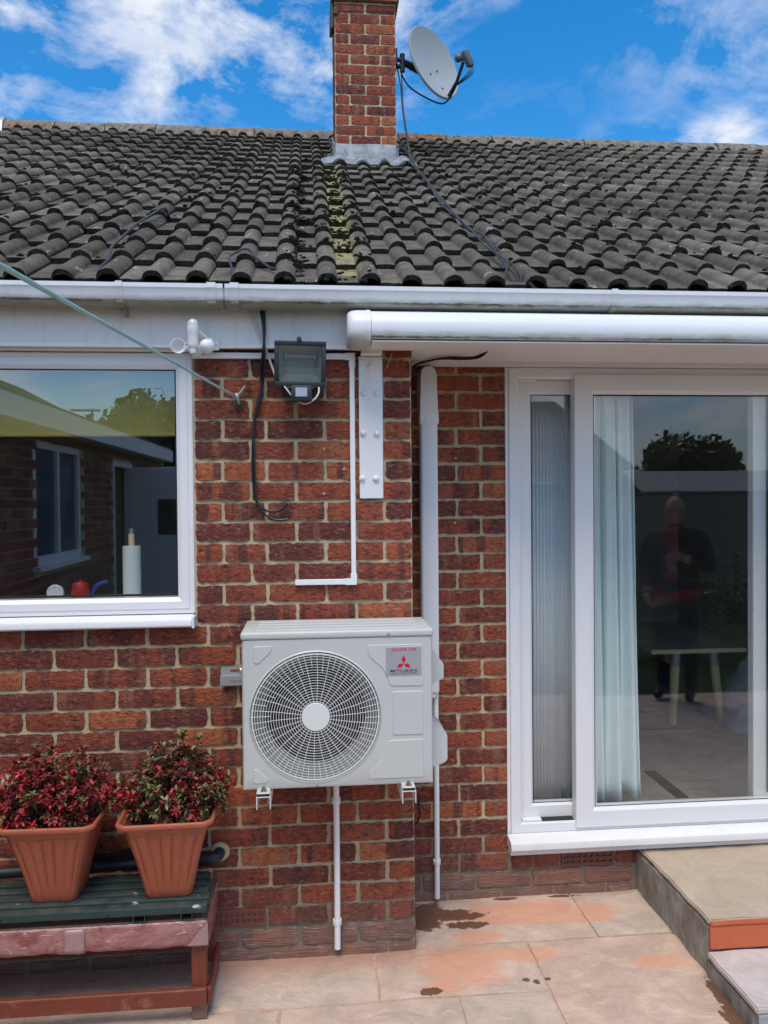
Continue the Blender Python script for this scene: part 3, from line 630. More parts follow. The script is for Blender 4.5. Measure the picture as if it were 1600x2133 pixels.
# moss
mo = MB(); mrg = random.Random(21)
def clump(c, r):
    bm = bmesh.new(); bmesh.ops.create_icosphere(bm, subdivisions=1, radius=1)
    vs = []
    for v in bm.verts:
        q = v.co*(r*mrg.uniform(.65, 1.25)); vs.append((c.x+q.x*1.2, c.y+q.y*1.3, c.z+q.z*.62))
    mo.add(vs, [[v.index for v in f.verts] for f in bm.faces]); bm.free()
for i in range(900):
    w = mrg.random()
    if i >= 480: x, spread, s = mrg.uniform(-2.0, 3.8), .05, mrg.uniform(-.2, 4.0)
    elif w < .42: x, spread, s = -.045, .03, mrg.uniform(-.2, 2.6)
    elif w < .85: x, spread, s = .140, .075, mrg.uniform(-.25, 2.6)
    else: x, spread, s = mrg.uniform(-.6, .9), .05, mrg.uniform(.8, 3.4)
    x += mrg.gauss(0, spread*.6)
    rowf = (s+GA)/GA; fr = rowf-math.floor(rowf)
    if mrg.random() < (.6 if i < 480 else .92): s = (math.floor(rowf)*GA-GA)+mrg.uniform(-.02, .035); fr = 0 if s >= 0 else .95
    tx = (x-X0) % (2*TP); hgt = .025*(1-fr)+prof(tx)
    clump(roofpt(x, s, hgt+.002), mrg.uniform(.004, .013))
MOSS = plain('dark moss', (.026, .024, .010), .98, var=.6, scale=60, bump=.01, bscale=160)
tag(mo.obj('moss', MOSS, roof), 'dark moss clumps between the roof tiles, thickest below the chimney', kind='stuff')
# --- chimney
ch0, ch1, CY, CYB = .197, .645, 2.85, 3.30
b = MB(); b.box(ch0+.004, ch1-.004, CY+.006, CYB, 3.9, 6.0); chim = b.obj('chimney', MORTAR, house)
cz = 4.262
for k in range(0, 23):
    zc = cz+.073*k+.0365; PW = (ch1-ch0)
    if k == 15: continue
    j = [ch0, (ch0+ch1)/2, ch1] if k % 2 else [ch0, ch0+PW*.245, ch0+PW*.745, ch1]
    for a, c in zip(j[:-1], j[1:]): lay(chim, a, c, zc, CY)
    for q in (0, 1):   # left side face, only a sliver shows
        o = lay(chim, 0, .215 if q else .205, zc, 0, 0, -math.pi/2); o.location = (ch0, CY+.115+q*.215+(.05 if k % 2 else 0), zc)
        o = lay(chim, 0, .215 if q else .205, zc, 0, 0, math.pi/2); o.location = (ch1, CY+.115+q*.215+(.05 if k % 2 else 0), zc)
b = MB(); b.rbox(ch0-.022, ch1+.022, CY-.022, CYB+.02, cz+.073*14.15, cz+.073*15.9, .004, 1); b.obj('corbel', BRICK, chim, True)
b = MB(); b.rbox(ch0-.026, ch0-.002, CY+.004, CY+.10, cz+.073*11.5, cz+.073*14.1, .003, 1); b.obj('side_plate', DARK, chim)
b = MB(); b.tube([(ch0-.004, CY-.006, cz+.073*13.05), ((ch0+ch1)/2, CY-.008, cz+.073*13.2), (ch1+.004, CY-.006, cz+.073*13.28)], .0025, 6); b.rbox(ch0-.004, ch0+.028, CY-.012, CY+.0, cz+.073*12.75, cz+.073*13.25, .003, 1); b.obj('strap_wire', DARK, chim)
# lead apron
b = MB(); vs = []; nx = 34
rows_ = [(CY-.010, 4.268, 0.0, 0), (CY-.014, 4.20, .0, 0), (CY-.03, 4.145, .02, 0), (CY-.10, None, .06, .042), (CY-.22, None, .10, .034), (CY-.32, None, .11, .031), (CY-.322, None, .11, .024)]
for y, z, ex, hh in rows_:
    for i in range(nx+1):
        x = (ch0-ex)+(ch1-ch0+2*ex)*i/nx; tx = (x-X0) % (2*TP)
        if z is None:
            s = (y-RY)/math.cos(TH); q = roofpt(x, s, hh+prof(tx)*(.95 if hh < .035 else .6)+mn.noise(Vector((x*14, y*14, 0)))*.005); vs.append((x, q.y, q.z))
        else: vs.append((x, y+mn.noise(Vector((x*9, z*9, 3)))*.004, z+(mn.noise(Vector((x*6, 1, z)))*.006 if z > 4.25 else 0)))
k = nx+1; b.add(vs, [(j*k+i, j*k+i+1, (j+1)*k+i+1, (j+1)*k+i) for j in range(len(rows_)-1) for i in range(nx)])
o = b.obj('lead_flashing', LEAD, chim, True, 60); md = o.modifiers.new('thickness', 'SOLIDIFY'); md.thickness = .003; md.offset = 0
for sx in (ch0-.012, ch1+.004):
    b = MB(); b.add([(sx, CY-.012, 4.272), (sx, CYB, 4.52), (sx, CYB, 4.36), (sx, CY-.012, 4.10), (sx+.008, CY-.012, 4.272), (sx+.008, CYB, 4.52), (sx+.008, CYB, 4.36), (sx+.008, CY-.012, 4.10)], [(0, 1, 2, 3), (4, 7, 6, 5), (0, 3, 7, 4), (0, 4, 5, 1)]); b.obj('lead_soaker', LEAD, chim)

# ------------------------------------------------------------------ windows
def frame_ring(b, x0, x1, z0, z1, w, y0, y1, mi=0, ch=.006):
    """mitred frame with a chamfered inner edge"""
    o = [(x0, z0), (x1, z0), (x1, z1), (x0, z1)]; i_ = [(x0+w, z0+w), (x1-w, z0+w), (x1-w, z1-w), (x0+w, z1-w)]; c_ = [(x0+w-ch*1.6, z0+w-ch*1.6), (x1-w+ch*1.6, z0+w-ch*1.6), (x1-w+ch*1.6, z1-w+ch*1.6), (x0+w-ch*1.6, z1-w+ch*1.6)]
    e_ = [(x0+.003, z0+.003), (x1-.003, z0+.003), (x1-.003, z1-.003), (x0+.003, z1-.003)]
    loops = [[(x, y1, z) for x, z in o], [(x, y0+.003, z) for x, z in o], [(x, y0, z) for x, z in e_], [(x, y0, z) for x, z in c_], [(x, y0+ch, z) for x, z in i_], [(x, y1, z) for x, z in i_]]
    vs = [p for L in loops for p in L]; n = len(loops)
    fs = [(r*4+k, r*4+(k+1) % 4, ((r+1) % n)*4+(k+1) % 4, ((r+1) % n)*4+k) for r in range(n) for k in range(4)]
    return b.add(vs, fs, mi)
def pane(parent, x0, x1, z0, z1, y, outer=None):
    for yy_, m in ((y, outer or GLASS), (y+.020, GLASSIN)):
        b = MB(); b.box(x0, x1, yy_, yy_+.004, z0, z1)
        me = b.mesh('pane', [m, CLEAR], False, 40, True)
        for p_ in me.polygons: p_.material_index = 0 if p_.normal.y < -.5 else 1
        link('pane', me, parent)
def ring(name, parent, x0, x1, z0, z1, w, y, mat, t=.004):
    b = MB()
    b.box(x0, x1, y, y+t, z0, z0+w); b.box(x0, x1, y, y+t, z1-w, z1); b.box(x0, x0+w, y, y+t, z0+w, z1-w); b.box(x1-w, x1, y, y+t, z0+w, z1-w); return b.obj(name, mat, parent)
win = bpy.data.objects.new('window', None); COL.objects.link(win); win.parent = house
WX0, WX1, WZ0, WZ1 = -1.925, -.4265, 1.281, 2.232
b = MB(); frame_ring(b, WX0, WX1, WZ0, WZ1, .0595, .012, .07, 0, .010); b.obj('frame', PVC, win)
b = MB(); frame_ring(b, WX0+.016, WX1-.0185, WZ0+.018, WZ1-.016, .0425, .009, .03, 0, .009); b.obj('glazing_bead', PVC, win)
ring('gasket', win, WX0+.055, WX1-.0585, WZ0+.0665, WZ1-.0555, .008, .022, GASKET)
pane(win, WX0+.05, WX1-.052, WZ0+.06, WZ1-.05, .026, GLASSW)
b = MB(); b.extrude_x([(.011, 1.280), (-.035, 1.272), (-.047, 1.268), (-.050, 1.262), (-.050, 1.246), (-.046, 1.2405), (.006, 1.2405)], WX0-.02, -.432); b.rbox(-.4315, -.422, -.052, .008, 1.236, 1.278, .002, 1); b.obj('sill', PVC, win, True, 30)
# room behind the window
KITCH = plain('kitchen wall paint', (.30, .31, .32), .8); DARKROOM = plain('dim room paint', (.44, .42, .39), .85); CARPET = stone_mat('grey carpet', (.30, .28, .25), (.40, .37, .335), 6, .004, .5)
b = MB(); x0, x1, y0, y1, z0, z1 = -1.93, -.30, .076, 3.2, .22, 2.4
b.add([(x0, y0, z0), (x1, y0, z0), (x1, y1, z0), (x0, y1, z0), (x0, y0, z1), (x1, y0, z1), (x1, y1, z1), (x0, y1, z1)], [(0, 1, 2, 3), (4, 7, 6, 5), (0, 4, 5, 1), (2, 6, 7, 3), (0, 3, 7, 4), (1, 5, 6, 2)])
me = b.mesh('kitchen_room', DARKROOM, fix=False)
bm = bmesh.new(); bm.from_mesh(me); bm.faces.ensure_lookup_table(); bmesh.ops.delete(bm, geom=[bm.faces[2]], context='FACES'); bm.to_mesh(me); bm.free(); link('kitchen_room', me, house)
b = MB(); b.box(-1.92, -.32, .072, .36, 1.300, 1.318); b.obj('window_board', PVC, win)
b = MB(); b.box(-1.92, -.4265+.12, .0735, .0755, .22, 1.300); b.obj('inner_wall_face', KITCH, win)

# --- patio door
door = bpy.data.objects.new('patio_door', None); COL.objects.link(door); door.parent = house
DX0, DX1, DZ0, DZ1 = .829, 3.19, .272, 2.243
b = MB(); frame_ring(b, DX0, DX1, DZ0, DZ1, .046, REC-.012, REC+.09, 0, .005); b.obj('outer_frame', PVC, door)
b = MB(); b.box(.8155, .8285, REC-.006, REC+.02, .272, 2.243); b.obj('trim_strip', PVC, door)
b = MB(); frame_ring(b, DX0+.047, 1.22, DZ0+.048, DZ1-.047, .060, REC+.030, REC+.075, 0, .006); b.obj('fixed_frame', PVC, door)
ring('gasket', door, DX0+.105, 1.165, DZ0+.103, DZ1-.103, .007, REC+.040, GASKET)
pane(door, DX0+.10, 1.170, DZ0+.10, DZ1-.10, REC+.045)
SX0, SX1, SZ0, SZ1 = 1.109, 2.085, .288, 2.215
b = MB(); frame_ring(b, SX0, SX1, SZ0, SZ1, .084, REC-.022, REC+.0295, 0, .009); b.obj('sliding_sash', PVC, door)
ring('gasket', door, SX0+.0805, SX1-.0805, SZ0+.0775, SZ1-.0805, .0085, REC-.008, GASKET)
pane(door, SX0+.078, SX1-.078, SZ0+.07, SZ1-.078, REC-.002)
b = MB(); frame_ring(b, 1.93, 3.14, DZ0+.048, DZ1-.047, .064, REC+.032, REC+.075, 0, .006); b.obj('fixed_frame', PVC, door)
ring('gasket', door, 1.985, 3.085, DZ0+.106, DZ1-.106, .007, REC+.042, GASKET)
pane(door, 1.99, 3.08, DZ0+.10, DZ1-.10, REC+.047)
b = MB(); b.extrude_x([(REC-.013, .274), (REC-.030, .270), (REC-.072, .262), (REC-.082, .257), (REC-.084, .250), (REC-.084, .231), (REC-.080, .2275), (REC-.006, .2275)], .812, 3.2); b.obj('sill', SILLM, door, True, 30)
b = MB(); b.extrude_x([(REC-.004, .227), (REC-.058, .227), (REC-.058, .203), (REC-.052, .198), (REC-.004, .198)], .816, 3.2); b.obj('sill_skirt', SILLM, door)
b = MB(); b.rbox(.882, .965, REC-.004, REC+.028, .3185, .3265, .002, 1); b.obj('track_cover', PVC, door)
b = MB(); b.rbox(.966, 1.105, REC-.008, REC+.028, .3185, .323, .001, 1); b.obj('track_slot', GASKET, door)
b = MB(); b.rbox(.878, .955, REC-.002, REC+.028, 2.189, 2.197, .002, 1); b.obj('track_cover', PVC, door)
# living room
b = MB(); x0, x1, y0, y1, z0, z1 = .80, 3.6, REC+.10, 4.6, .22, 2.42
b.add([(x0, y0, z0), (x1, y0, z0), (x1, y1, z0), (x0, y1, z0), (x0, y0, z1), (x1, y0, z1), (x1, y1, z1), (x0, y1, z1)], [(4, 7, 6, 5), (2, 6, 7, 3), (0, 3, 7, 4), (1, 5, 6, 2)])
b.add([(x0, y0, z0), (x1, y0, z0), (x1, y1, z0), (x0, y1, z0)], [(0, 1, 2, 3)], 1); b.obj('living_room', [DARKROOM, CARPET], house, fix=False)
b = MB(); b.box(.80, 3.19, REC+.0905, REC+.10, .20, .30); b.obj('inner_threshold', DARK, door)

# ------------------------------------------------------------------ door step
step = empty('door_step', 'two-level concrete door step with buff top and terracotta painted riser under patio door', 'step', (1.38, .0, 0))
step.location = (0, 0, 0)
def rough_block(x0, x1, y0, y1, z0, z1, nx, ny, nz, amp, mat, name, parent, seed=0.0, bev=.006):
    bm = bmesh.new(); bmesh.ops.create_cube(bm, size=1.0)
    for v in bm.verts: v.co = Vector(((x0+x1)/2+v.co.x*(x1-x0), (y0+y1)/2+v.co.y*(y1-y0), (z0+z1)/2+v.co.z*(z1-z0)))
    bmesh.ops.bevel(bm, geom=list(bm.edges), offset=bev, segments=2, affect='EDGES')
    for axis, n, lo, hi in ((0, nx, x0, x1), (1, ny, y0, y1), (2, nz, z0, z1)):
        for i in range(1, n):
            co = [0, 0, 0]; co[axis] = lo+(hi-lo)*i/n; no = [0, 0, 0]; no[axis] = 1
            bmesh.ops.bisect_plane(bm, geom=bm.verts[:]+bm.edges[:]+bm.faces[:], plane_co=co, plane_no=no)
    for v in bm.verts:
        n_ = mn.noise_vector(v.co*14+Vector((seed, 0, 0)))*amp+mn.noise_vector(v.co*45+Vector((seed, 5, 0)))*amp*.5; v.co += n_
    me = bpy.data.meshes.new(name); bm.to_mesh(me); bm.free(); me.materials.append(mat); smooth(me, 35); return link(name, me, parent)
rough_block(1.384, 3.3, -.262, REC+.005, -.03, .172, 30, 26, 8, .006, RENDER, 'side_wall', step, 1)
rough_block(1.388, 3.32, -.263, REC-.002, .174, .192, 40, 20, 1, .0045, STEPTOP, 'top_slab', step, 2, .005)
b = MB(); b.rbox(1.390, 3.3, -.272, -.2635, .090, .1735, .002, 1); b.obj('painted_riser', TPAINT, step, True)
rough_block(1.3905, 3.3, -.276, -.2645, .1745, .1905, 20, 1, 1, .0016, TPAINT, 'painted_nosing', step, 6, .003)
rough_block(1.376, 3.3, -.575, -.2735, -.03, .064, 30, 14, 4, .005, RENDER, 'lower_base', step, 3)
rough_block(1.374, 3.3, -.590, -.2738, .066, .088, 40, 12, 1, .0038, TREAD, 'lower_tread', step, 4, .005)
b = MB(); b.rbox(1.382, 3.3, -.594, -.5765, -.02, .0645, .002, 1); b.obj('lower_riser', SLATEG, step, True)
#PART2
# ------------------------------------------------------------------ air conditioner
AY0 = -.292; AX0, AX1, AZ0, AZ1 = -.235, .403, .730, 1.230
ac = empty('air_conditioner', 'pale grey outdoor air conditioning unit with round fan grille on brick wall', 'air conditioner', (0, 0, 0))
FC = Vector((.008, .9695)); FR = .2185
b = MB(); n = 96; outer = []; inner = []
xs0, xs1, zs0, zs1 = AX0+.012, AX1-.012, AZ0+.010, AZ1
for k in range(n):
    t = 2*math.pi*k/n; dx, dz = math.cos(t), math.sin(t); inner.append((FC.x+FR*dx, FC.y+FR*dz))
    cand = []
    if abs(dx) > 1e-9: cand.append((((xs1 if dx > 0 else xs0)-FC.x)/dx))
    if abs(dz) > 1e-9: cand.append((((zs1 if dz > 0 else zs0)-FC.y)/dz))
    s = min(cand); outer.append([FC.x+s*dx, FC.y+s*dz])
for cx, cz_ in ((xs0, zs0), (xs1, zs0), (xs1, zs1), (xs0, zs1)):
    i = min(range(n), key=lambda q: (outer[q][0]-cx)**2+(outer[q][1]-cz_)**2); outer[i] = [cx, cz_]
def shift(p):  # position on the rounded outer edge
    x, z = p; return (AX0 if x < xs0+1e-6 else AX1 if x > xs1-1e-6 else x), (AZ0 if z < zs0+1e-6 else z)
L0 = [(x, AY0, z) for x, z in inner]; L1 = [(x, AY0, z) for x, z in outer]; L2 = [(shift(p)[0]*.6+p[0]*.4, AY0+.003, shift(p)[1]*.6+p[1]*.4) for p in outer]; L3 = [(*[shift(p)[0]], AY0+.012, shift(p)[1]) for p in outer]; L4 = [(shift(p)[0], -.02, shift(p)[1]) for p in outer]
Lm = [(x, AY0+.004, z) for x, z in [(FC.x+(FR-.004)*math.cos(2*math.pi*k/n), FC.y+(FR-.004)*math.sin(2*math.pi*k/n)) for k in range(n)]]
Lp = [(x, AY0-.0035, z) for x, z in [(FC.x+(FR+.000)*math.cos(2*math.pi*k/n), FC.y+(FR+.000)*math.sin(2*math.pi*k/n)) for k in range(n)]]
Lq = [(x, AY0, z) for x, z in [(FC.x+(FR+.004)*math.cos(2*math.pi*k/n), FC.y+(FR+.004)*math.sin(2*math.pi*k/n)) for k in range(n)]]
loops = [Lm, Lp, Lq, L1, L2, L3, L4]; vs = [p for L in loops for p in L]
fs = [(r*n+k, r*n+(k+1) % n, (r+1)*n+(k+1) % n, (r+1)*n+k) for r in range(len(loops)-1) for k in range(n)]
fs.append(tuple((len(loops)-1)*n+k for k in range(n))); b.add(vs, fs); body = b.obj('body', ACM, ac, True, 28)
b = MB(); FM = Matrix.Translation((FC.x, AY0, FC.y)) @ Matrix.Rotation(R(90), 4, 'X')
b.lathe([(FR-.004, -.004), (FR-.016, -.030), (FR-.036, -.055), (FR-.046, -.085)], 72, FM, 0, False)
b.obj('bell_mouth', ACIN, ac, True)
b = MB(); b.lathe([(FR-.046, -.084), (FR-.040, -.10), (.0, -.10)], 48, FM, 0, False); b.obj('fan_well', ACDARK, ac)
b = MB(); b.lathe([(.045, -.095), (.045, -.066), (.03, -.058), (.0, -.056)], 24, FM)
for q in range(3):
    a0 = 2*math.pi*q/3
    vs = []
    for i in range(7):
        for j in range(5):
            r = .045+(.128)*j/4; a = a0+i/6*1.25-(j/4)*.35; vs.append(FM @ Vector((r*math.cos(a), r*math.sin(a), -.094+.024*i/6)))
    b.add(vs, [(i*5+j, i*5+j+1, (i+1)*5+j+1, (i+1)*5+j) for i in range(6) for j in range(4)])
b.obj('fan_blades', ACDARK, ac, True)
gr = MB()
nr = 19
for i in range(nr):
    r = .052+(FR-.008-.052)*i/(nr-1); wr = .00115 if i < nr-1 else .003; gr.tube([FM @ Vector((r*math.cos(2*math.pi*k/64), r*math.sin(2*math.pi*k/64), .001)) for k in range(65)], wr, 4, cap=False)
for k in range(60):
    t = 2*math.pi*k/60+.02; r0 = .046 if k % 2 == 0 else (.150 if k % 4 == 1 else .165); rs_ = [FM @ Vector((r*math.cos(t+(r-.046)*.35), r*math.sin(t+(r-.046)*.35), .0015)) for r in (r0, (r0+FR)/2, FR-.004)]
    if r0 > .05: rs_.append(FM @ Vector(((FR-.004)*math.cos(t+.06), (FR-.004)*math.sin(t+.06), -.012)))
    gr.tube(rs_, .00115, 4, cap=False)
gro = gr.obj('grille', ACG, ac, True)
b = MB(); b.lathe([(.0475, -.004), (.0475, .001), (.0455, .0035), (.0, .004)], 40, FM); b.obj('grille_hub', ACG, gro, True)
lid = MB(); lid.rbox(AX0-.003, AX1+.003, AY0-.004, -.018, AZ1+.001, AZ1+.026, .007, 3)
lo = lid.obj('lid', ACM, ac, True, 50)
b = MB()
for i, yv in enumerate((-.258, -.200, -.142, -.084)): b.rbox(AX0+.045, AX1-.035, yv, yv+.034, AZ1+.024, AZ1+.029, .0022, 2)
b.obj('lid_rib', ACM, lo, True)
for nm, poly in [('embossed_panel', [(-.197, 1.211), (-.132, 1.211), (-.138, 1.190), (-.182, 1.150), (-.197, 1.153)]), ('embossed_panel', [(-.200, .803), (-.190, .803), (-.151, .768), (-.153, .754), (-.200, .752)]),
                 ('embossed_panel', [(.183, 1.206), (.371, 1.206), (.371, 1.064), (.258, 1.064), (.250, 1.092), (.228, 1.130), (.183, 1.172)]), ('embossed_panel', [(.263, 1.048), (.371, 1.048), (.371, .899), (.263, .899), (.268, .97)]), ('embossed_panel', [(.253, .884), (.371, .884), (.371, .754), (.183, .754), (.183, .775), (.225, .815)])]:
    b = MB(); b.prism(rounded(poly, .009), AY0+.001, AY0-.0028, 0, .0030); b.obj(nm, ACM, ac, True, 20)
b = MB(); b.rbox(.2445, .3635, AY0-.0046, AY0-.0020, 1.1015, 1.1975, .0006, 1); lab = b.obj('label_plate', LABELM, ac)
def lettering(txt, width, x, z, mat, parent, height=None, shear=0.0, bold=.0, name='lettering', y=None):
    c = bpy.data.curves.new('txt', 'FONT'); c.body = txt; c.size = 1.0; c.shear = shear; c.offset = bold; c.extrude = .0; c.align_x = 'LEFT'
    o = bpy.data.objects.new('txt', c); COL.objects.link(o); bpy.context.view_layer.update()
    me = bpy.data.meshes.new_from_object(o.evaluated_get(bpy.context.evaluated_depsgraph_get())); bpy.data.objects.remove(o)
    xs = [v.co.x for v in me.vertices]; ys = [v.co.y for v in me.vertices]; sx = width/(max(xs)-min(xs)); sy = (height/(max(ys)-min(ys))) if height else sx; mx_, my_ = min(xs), min(ys)
    for v in me.vertices: v.co = Vector(((v.co.x-mx_)*sx, 0, (v.co.y-my_)*sy))
    me.materials.clear(); me.materials.append(mat); ob = link(name, me, parent); ob.location = (x, y, z); return ob
LY = AY0-.0049
lettering('INVERTER', .086, .2615, 1.1825, REDP, lab, .0104, .35, .010, y=LY); lettering('MITSUBISHI', .090, .2590, 1.1125, BLKP, lab, .0092, 0, .008, y=LY); lettering('HEAVY INDUSTRIES', .090, .2590, 1.1055, BLKP, lab, .0050, 0, .006, y=LY)
b = MB(); cx, c0 = .3040, 1.1410; hw, hh = .0078, .0135; vs = []
b.add([(cx, LY, c0), (cx+hw, LY, c0+hh), (cx, LY, c0+2*hh), (cx-hw, LY, c0+hh)], [(0, 1, 2, 3)])
for s in (-1, 1): b.add([(cx, LY, c0), (cx+s*.0158, LY, c0), (cx+s*.0238, LY, c0-.0135), (cx+s*.0080, LY, c0-.0135)], [(0, 1, 2, 3)])
b.obj('diamond_emblem', REDP, lab)
for x, z in ((.253, AZ1+.011), (.011, .7395)):
    b = MB(); b.lathe([(.0048, -.002), (.0048, .001), (.003, .0035), (0, .004)], 14, Matrix.Translation((x, AY0-.004 if z > 1.2 else AY0, z)) @ Matrix.Rotation(R(90), 4, 'X')); b.obj('screw', STEEL, ac, True)
b = MB(); b.prism(rounded([(AX1+.002, 1.165), (AX1+.002, 1.035), (AX1+.030, 1.055), (AX1+.054, 1.062), (AX1+.054, 1.115), (AX1+.030, 1.145)], .008), -.19, -.05); b.obj('terminal_cover', ACM, ac, True, 30)
b = MB(); b.prism(rounded([(AX1+.002, .905), (AX1+.002, .755), (AX1+.050, .772), (AX1+.062, .782), (AX1+.062, .872), (AX1+.048, .888), (AX1+.030, .892)], .010), -.21, -.045); b.obj('valve_cover', ACM, ac, True, 30)
for xc in (-.165, .3145):
    b = MB(); x0, x1 = xc-.023, xc+.023
    b.box(x0, x1, -.338, .004, .7225, .7255); b.box(x0, x0+.0025, -.338, .004, .684, .7224); b.box(x1-.0025, x1, -.338, .004, .684, .7224); br = b.obj('support_arm', PVC, ac)
    b = MB(); b.rbox(xc-.022, xc+.020, -.338, -.296, .7260, .7335, .003, 2); b.obj('rubber_pad', GASKET, br, True)
    b = MB(); b.rbox(xc-.023, xc+.021, -.338, -.285, .7336, .7375, .0015, 1); b.obj('foot_plate', ACM, br, True)
    b = MB(); M = Matrix.Translation((xc, -.318, .737)); b.lathe([(.011, 0), (.011, .003), (.0075, .0032), (.0075, .009), (.0045, .0092), (.0045, .016), (0, .016)], 10, M); b.obj('foot_bolt', BRASS, br)
b = MB(); b.box(-.334, .46, -.012, -.006, 1.055, 1.087); b.box(-.336, .46, -.026, -.0121, 1.022, 1.0545); b.box(-.336, .46, -.0245, -.0115, 1.0545, 1.057); rl = b.obj('wall_rail', GALV, ac)
b = MB(); b.box(-.300, -.268, -.0135, -.0121, 1.070, 1.077); b.obj('slot', BRICK, rl); b = MB(); b.box(-.296, -.24, -.0268, -.0262, 1.034, 1.042); b.obj('slot', STEEL, rl)
b = MB(); b.lathe([(.010, -.002), (.010, .002), (.007, .006), (0, .008)], 12, Matrix.Translation((-.262, -.012, 1.074)) @ Matrix.Rotation(R(90), 4, 'X')); b.obj('rail_bolt', STEEL, rl, True)
# condensate pipe under the unit
def small_pipe(name, label, x, y, z0, z1, clips, rad=.0115):
    t = empty(name, label, 'pipe', (0, 0, 0)); b = MB(); b.tube([(x, y, z1), (x+.001, y, (z0+z1)/2), (x, y, z0)], rad, 16, cap=False); b.tube([(x, y, z0+.0), (x, y, z0+.04)], rad*.8, 12); b.obj('pipe', TRUNK, t, True)
    for z in clips:
        b = MB(); b.tube([(x, y, z-.007), (x, y, z+.007)], rad+.0025, 16); b.rbox(x-rad-.004, x-rad+.002, y-.003, y+.006, z-.013, z+.013, .0015, 1); b.rbox(x+rad-.002, x+rad+.004, y-.003, y+.006, z-.013, z+.013, .0015, 1); b.rbox(x-.008, x+.008, y+.004, y+rad+.016, z-.009, z+.009, .001, 1); b.obj('pipe_clip', TRUNK, t, True)
    return t
small_pipe('drain_pipe', 'thin white drain pipe dropping from under the air conditioner down the brick', .0805, -.026, .036, .728, [.585, .135])
small_pipe('drain_pipe', 'thin white pipe below the wide pipe cover in the recess beside the patio door', .509, REC-.022, .022, .90, [.175])
# pipe cover duct
t = empty('pipe_cover', 'wide white plastic pipe cover with hooded top running down the recessed wall', 'pipe cover')
b = MB(); b.rbox(.4475, .5205, REC-.062, REC-.001, .888, 2.06, .012, 3); b.obj('duct', DUCT, t, True, 50)
b = MB(); pr = [(.4455, 1.998), (.5225, 1.998), (.5235, 2.10), (.5235, 2.19), (.515, 2.228), (.500, 2.244), (.466, 2.244), (.451, 2.228), (.4425, 2.19), (.4425, 2.10)]
b.prism(rounded(pr, .01), REC-.001, REC-.070, 0, .009); b.obj('hood', DUCT, t, True, 40)
b = MB(); b.rbox(.4435, .5245, REC-.069, REC-.001, 1.998, 2.052, .009, 3); b.obj('coupler', DUCT, t, True, 50)
b = MB(); b.rbox(.466, .498, REC-.0725, REC-.060, 2.128, 2.135, .002, 1); b.obj('ridge_mark', DUCT, t, True)
b = MB(); b.rbox(.463, .502, REC-.0712, REC-.062, 2.004, 2.044, .003, 1); b.obj('latch', DUCT, t, True)
b = MB(); b.rbox(.4495, .5025, REC-.055, REC-.001, .872, .8875, .004, 2); b.obj('end_cap', DUCT, t, True)

# ------------------------------------------------------------------ awning
aw = empty('awning', 'long white retracted awning cassette mounted above the patio door', 'awning')
pf = [(-.05, 2.350), (-.10, 2.357), (-.15, 2.354), (-.185, 2.343), (-.205, 2.322), (-.213, 2.295), (-.211, 2.268), (-.203, 2.2475)]
b = MB(); b.extrude_x(pf+[(-.198, 2.2470), (-.050, 2.300)], .212, 3.4); b.obj('cassette', AWNING, aw, True, 35)
b = MB(); b.extrude_x([(-.1995, 2.2440), (-.1985, 2.2385), (-.12, 2.2300), (-.052, 2.2380), (-.052, 2.292), (-.19, 2.2455)], .214, 3.4); b.obj('under_tray', SOFFIT, aw, True, 35)
b = MB(); b.extrude_x([(-.2015, 2.2468), (-.2015, 2.2438), (-.17, 2.2438), (-.17, 2.2468)], .214, 3.4); b.obj('front_slot', GASKET, aw)
cap = MB(); cs = [(-.045, 2.347), (-.10, 2.359), (-.152, 2.357), (-.188, 2.345), (-.209, 2.323), (-.217, 2.295), (-.215, 2.262), (-.205, 2.240), (-.17, 2.226), (-.11, 2.222), (-.045, 2.235)]
cy_, cz__ = -.125, 2.29
secs = [(.190, 1.0), (.166, .995), (.148, .965), (.137, .90), (.131, .80)]
vs = [(x, cy_+(y-cy_)*k, cz__+(z-cz__)*k) for x, k in secs for y, z in cs]; n = len(cs)
cap.add(vs, [(r*n+k, r*n+(k+1) % n, (r+1)*n+(k+1) % n, (r+1)*n+k) for r in range(len(secs)-1) for k in range(n)]+[tuple(range(n)), tuple((len(secs)-1)*n+k for k in range(n))]); cap.obj('end_cap', AWNCAP, aw, True, 50)
b = MB(); b.extrude_x([(y*1.0+(y+.125)*.012, z+(z-2.29)*.02) for y, z in cs], .1975, .2105); b.obj('end_flange', AWNCAP, aw, True, 40)
b = MB(); b.extrude_x([(y, z) for y, z in cs], .1902, .1974); b.obj('end_flange', GASKET if False else AWNCAP, aw, True, 40)
b = MB(); b.rbox(.1785, .2665, -.010, .001, 1.697, 2.2205, .0015, 1); pl = b.obj('mounting_plate', PLATE, aw, True)
for x, z in [(.221, 2.183), (.197, 2.085), (.246, 2.085), (.193, 1.938), (.244, 1.936), (.188, 1.771), (.239, 1.770)]:
    b = MB(); b.lathe([(.0125, -.001), (.0125, .002), (.010, .007), (.005, .0105), (0, .0115)], 16, Matrix.Translation((x, -.010, z)) @ Matrix.Rotation(R(90), 4, 'X')); b.obj('bolt_cap', PLATE, pl, True)
b = MB(); b.rbox(.185, .262, -.052, -.0475, 2.222, 2.30, .002, 1); b.rbox(.185, .262, -.047, -.011, 2.2215, 2.2265, .001, 1); b.obj('bracket', PLATE, aw)

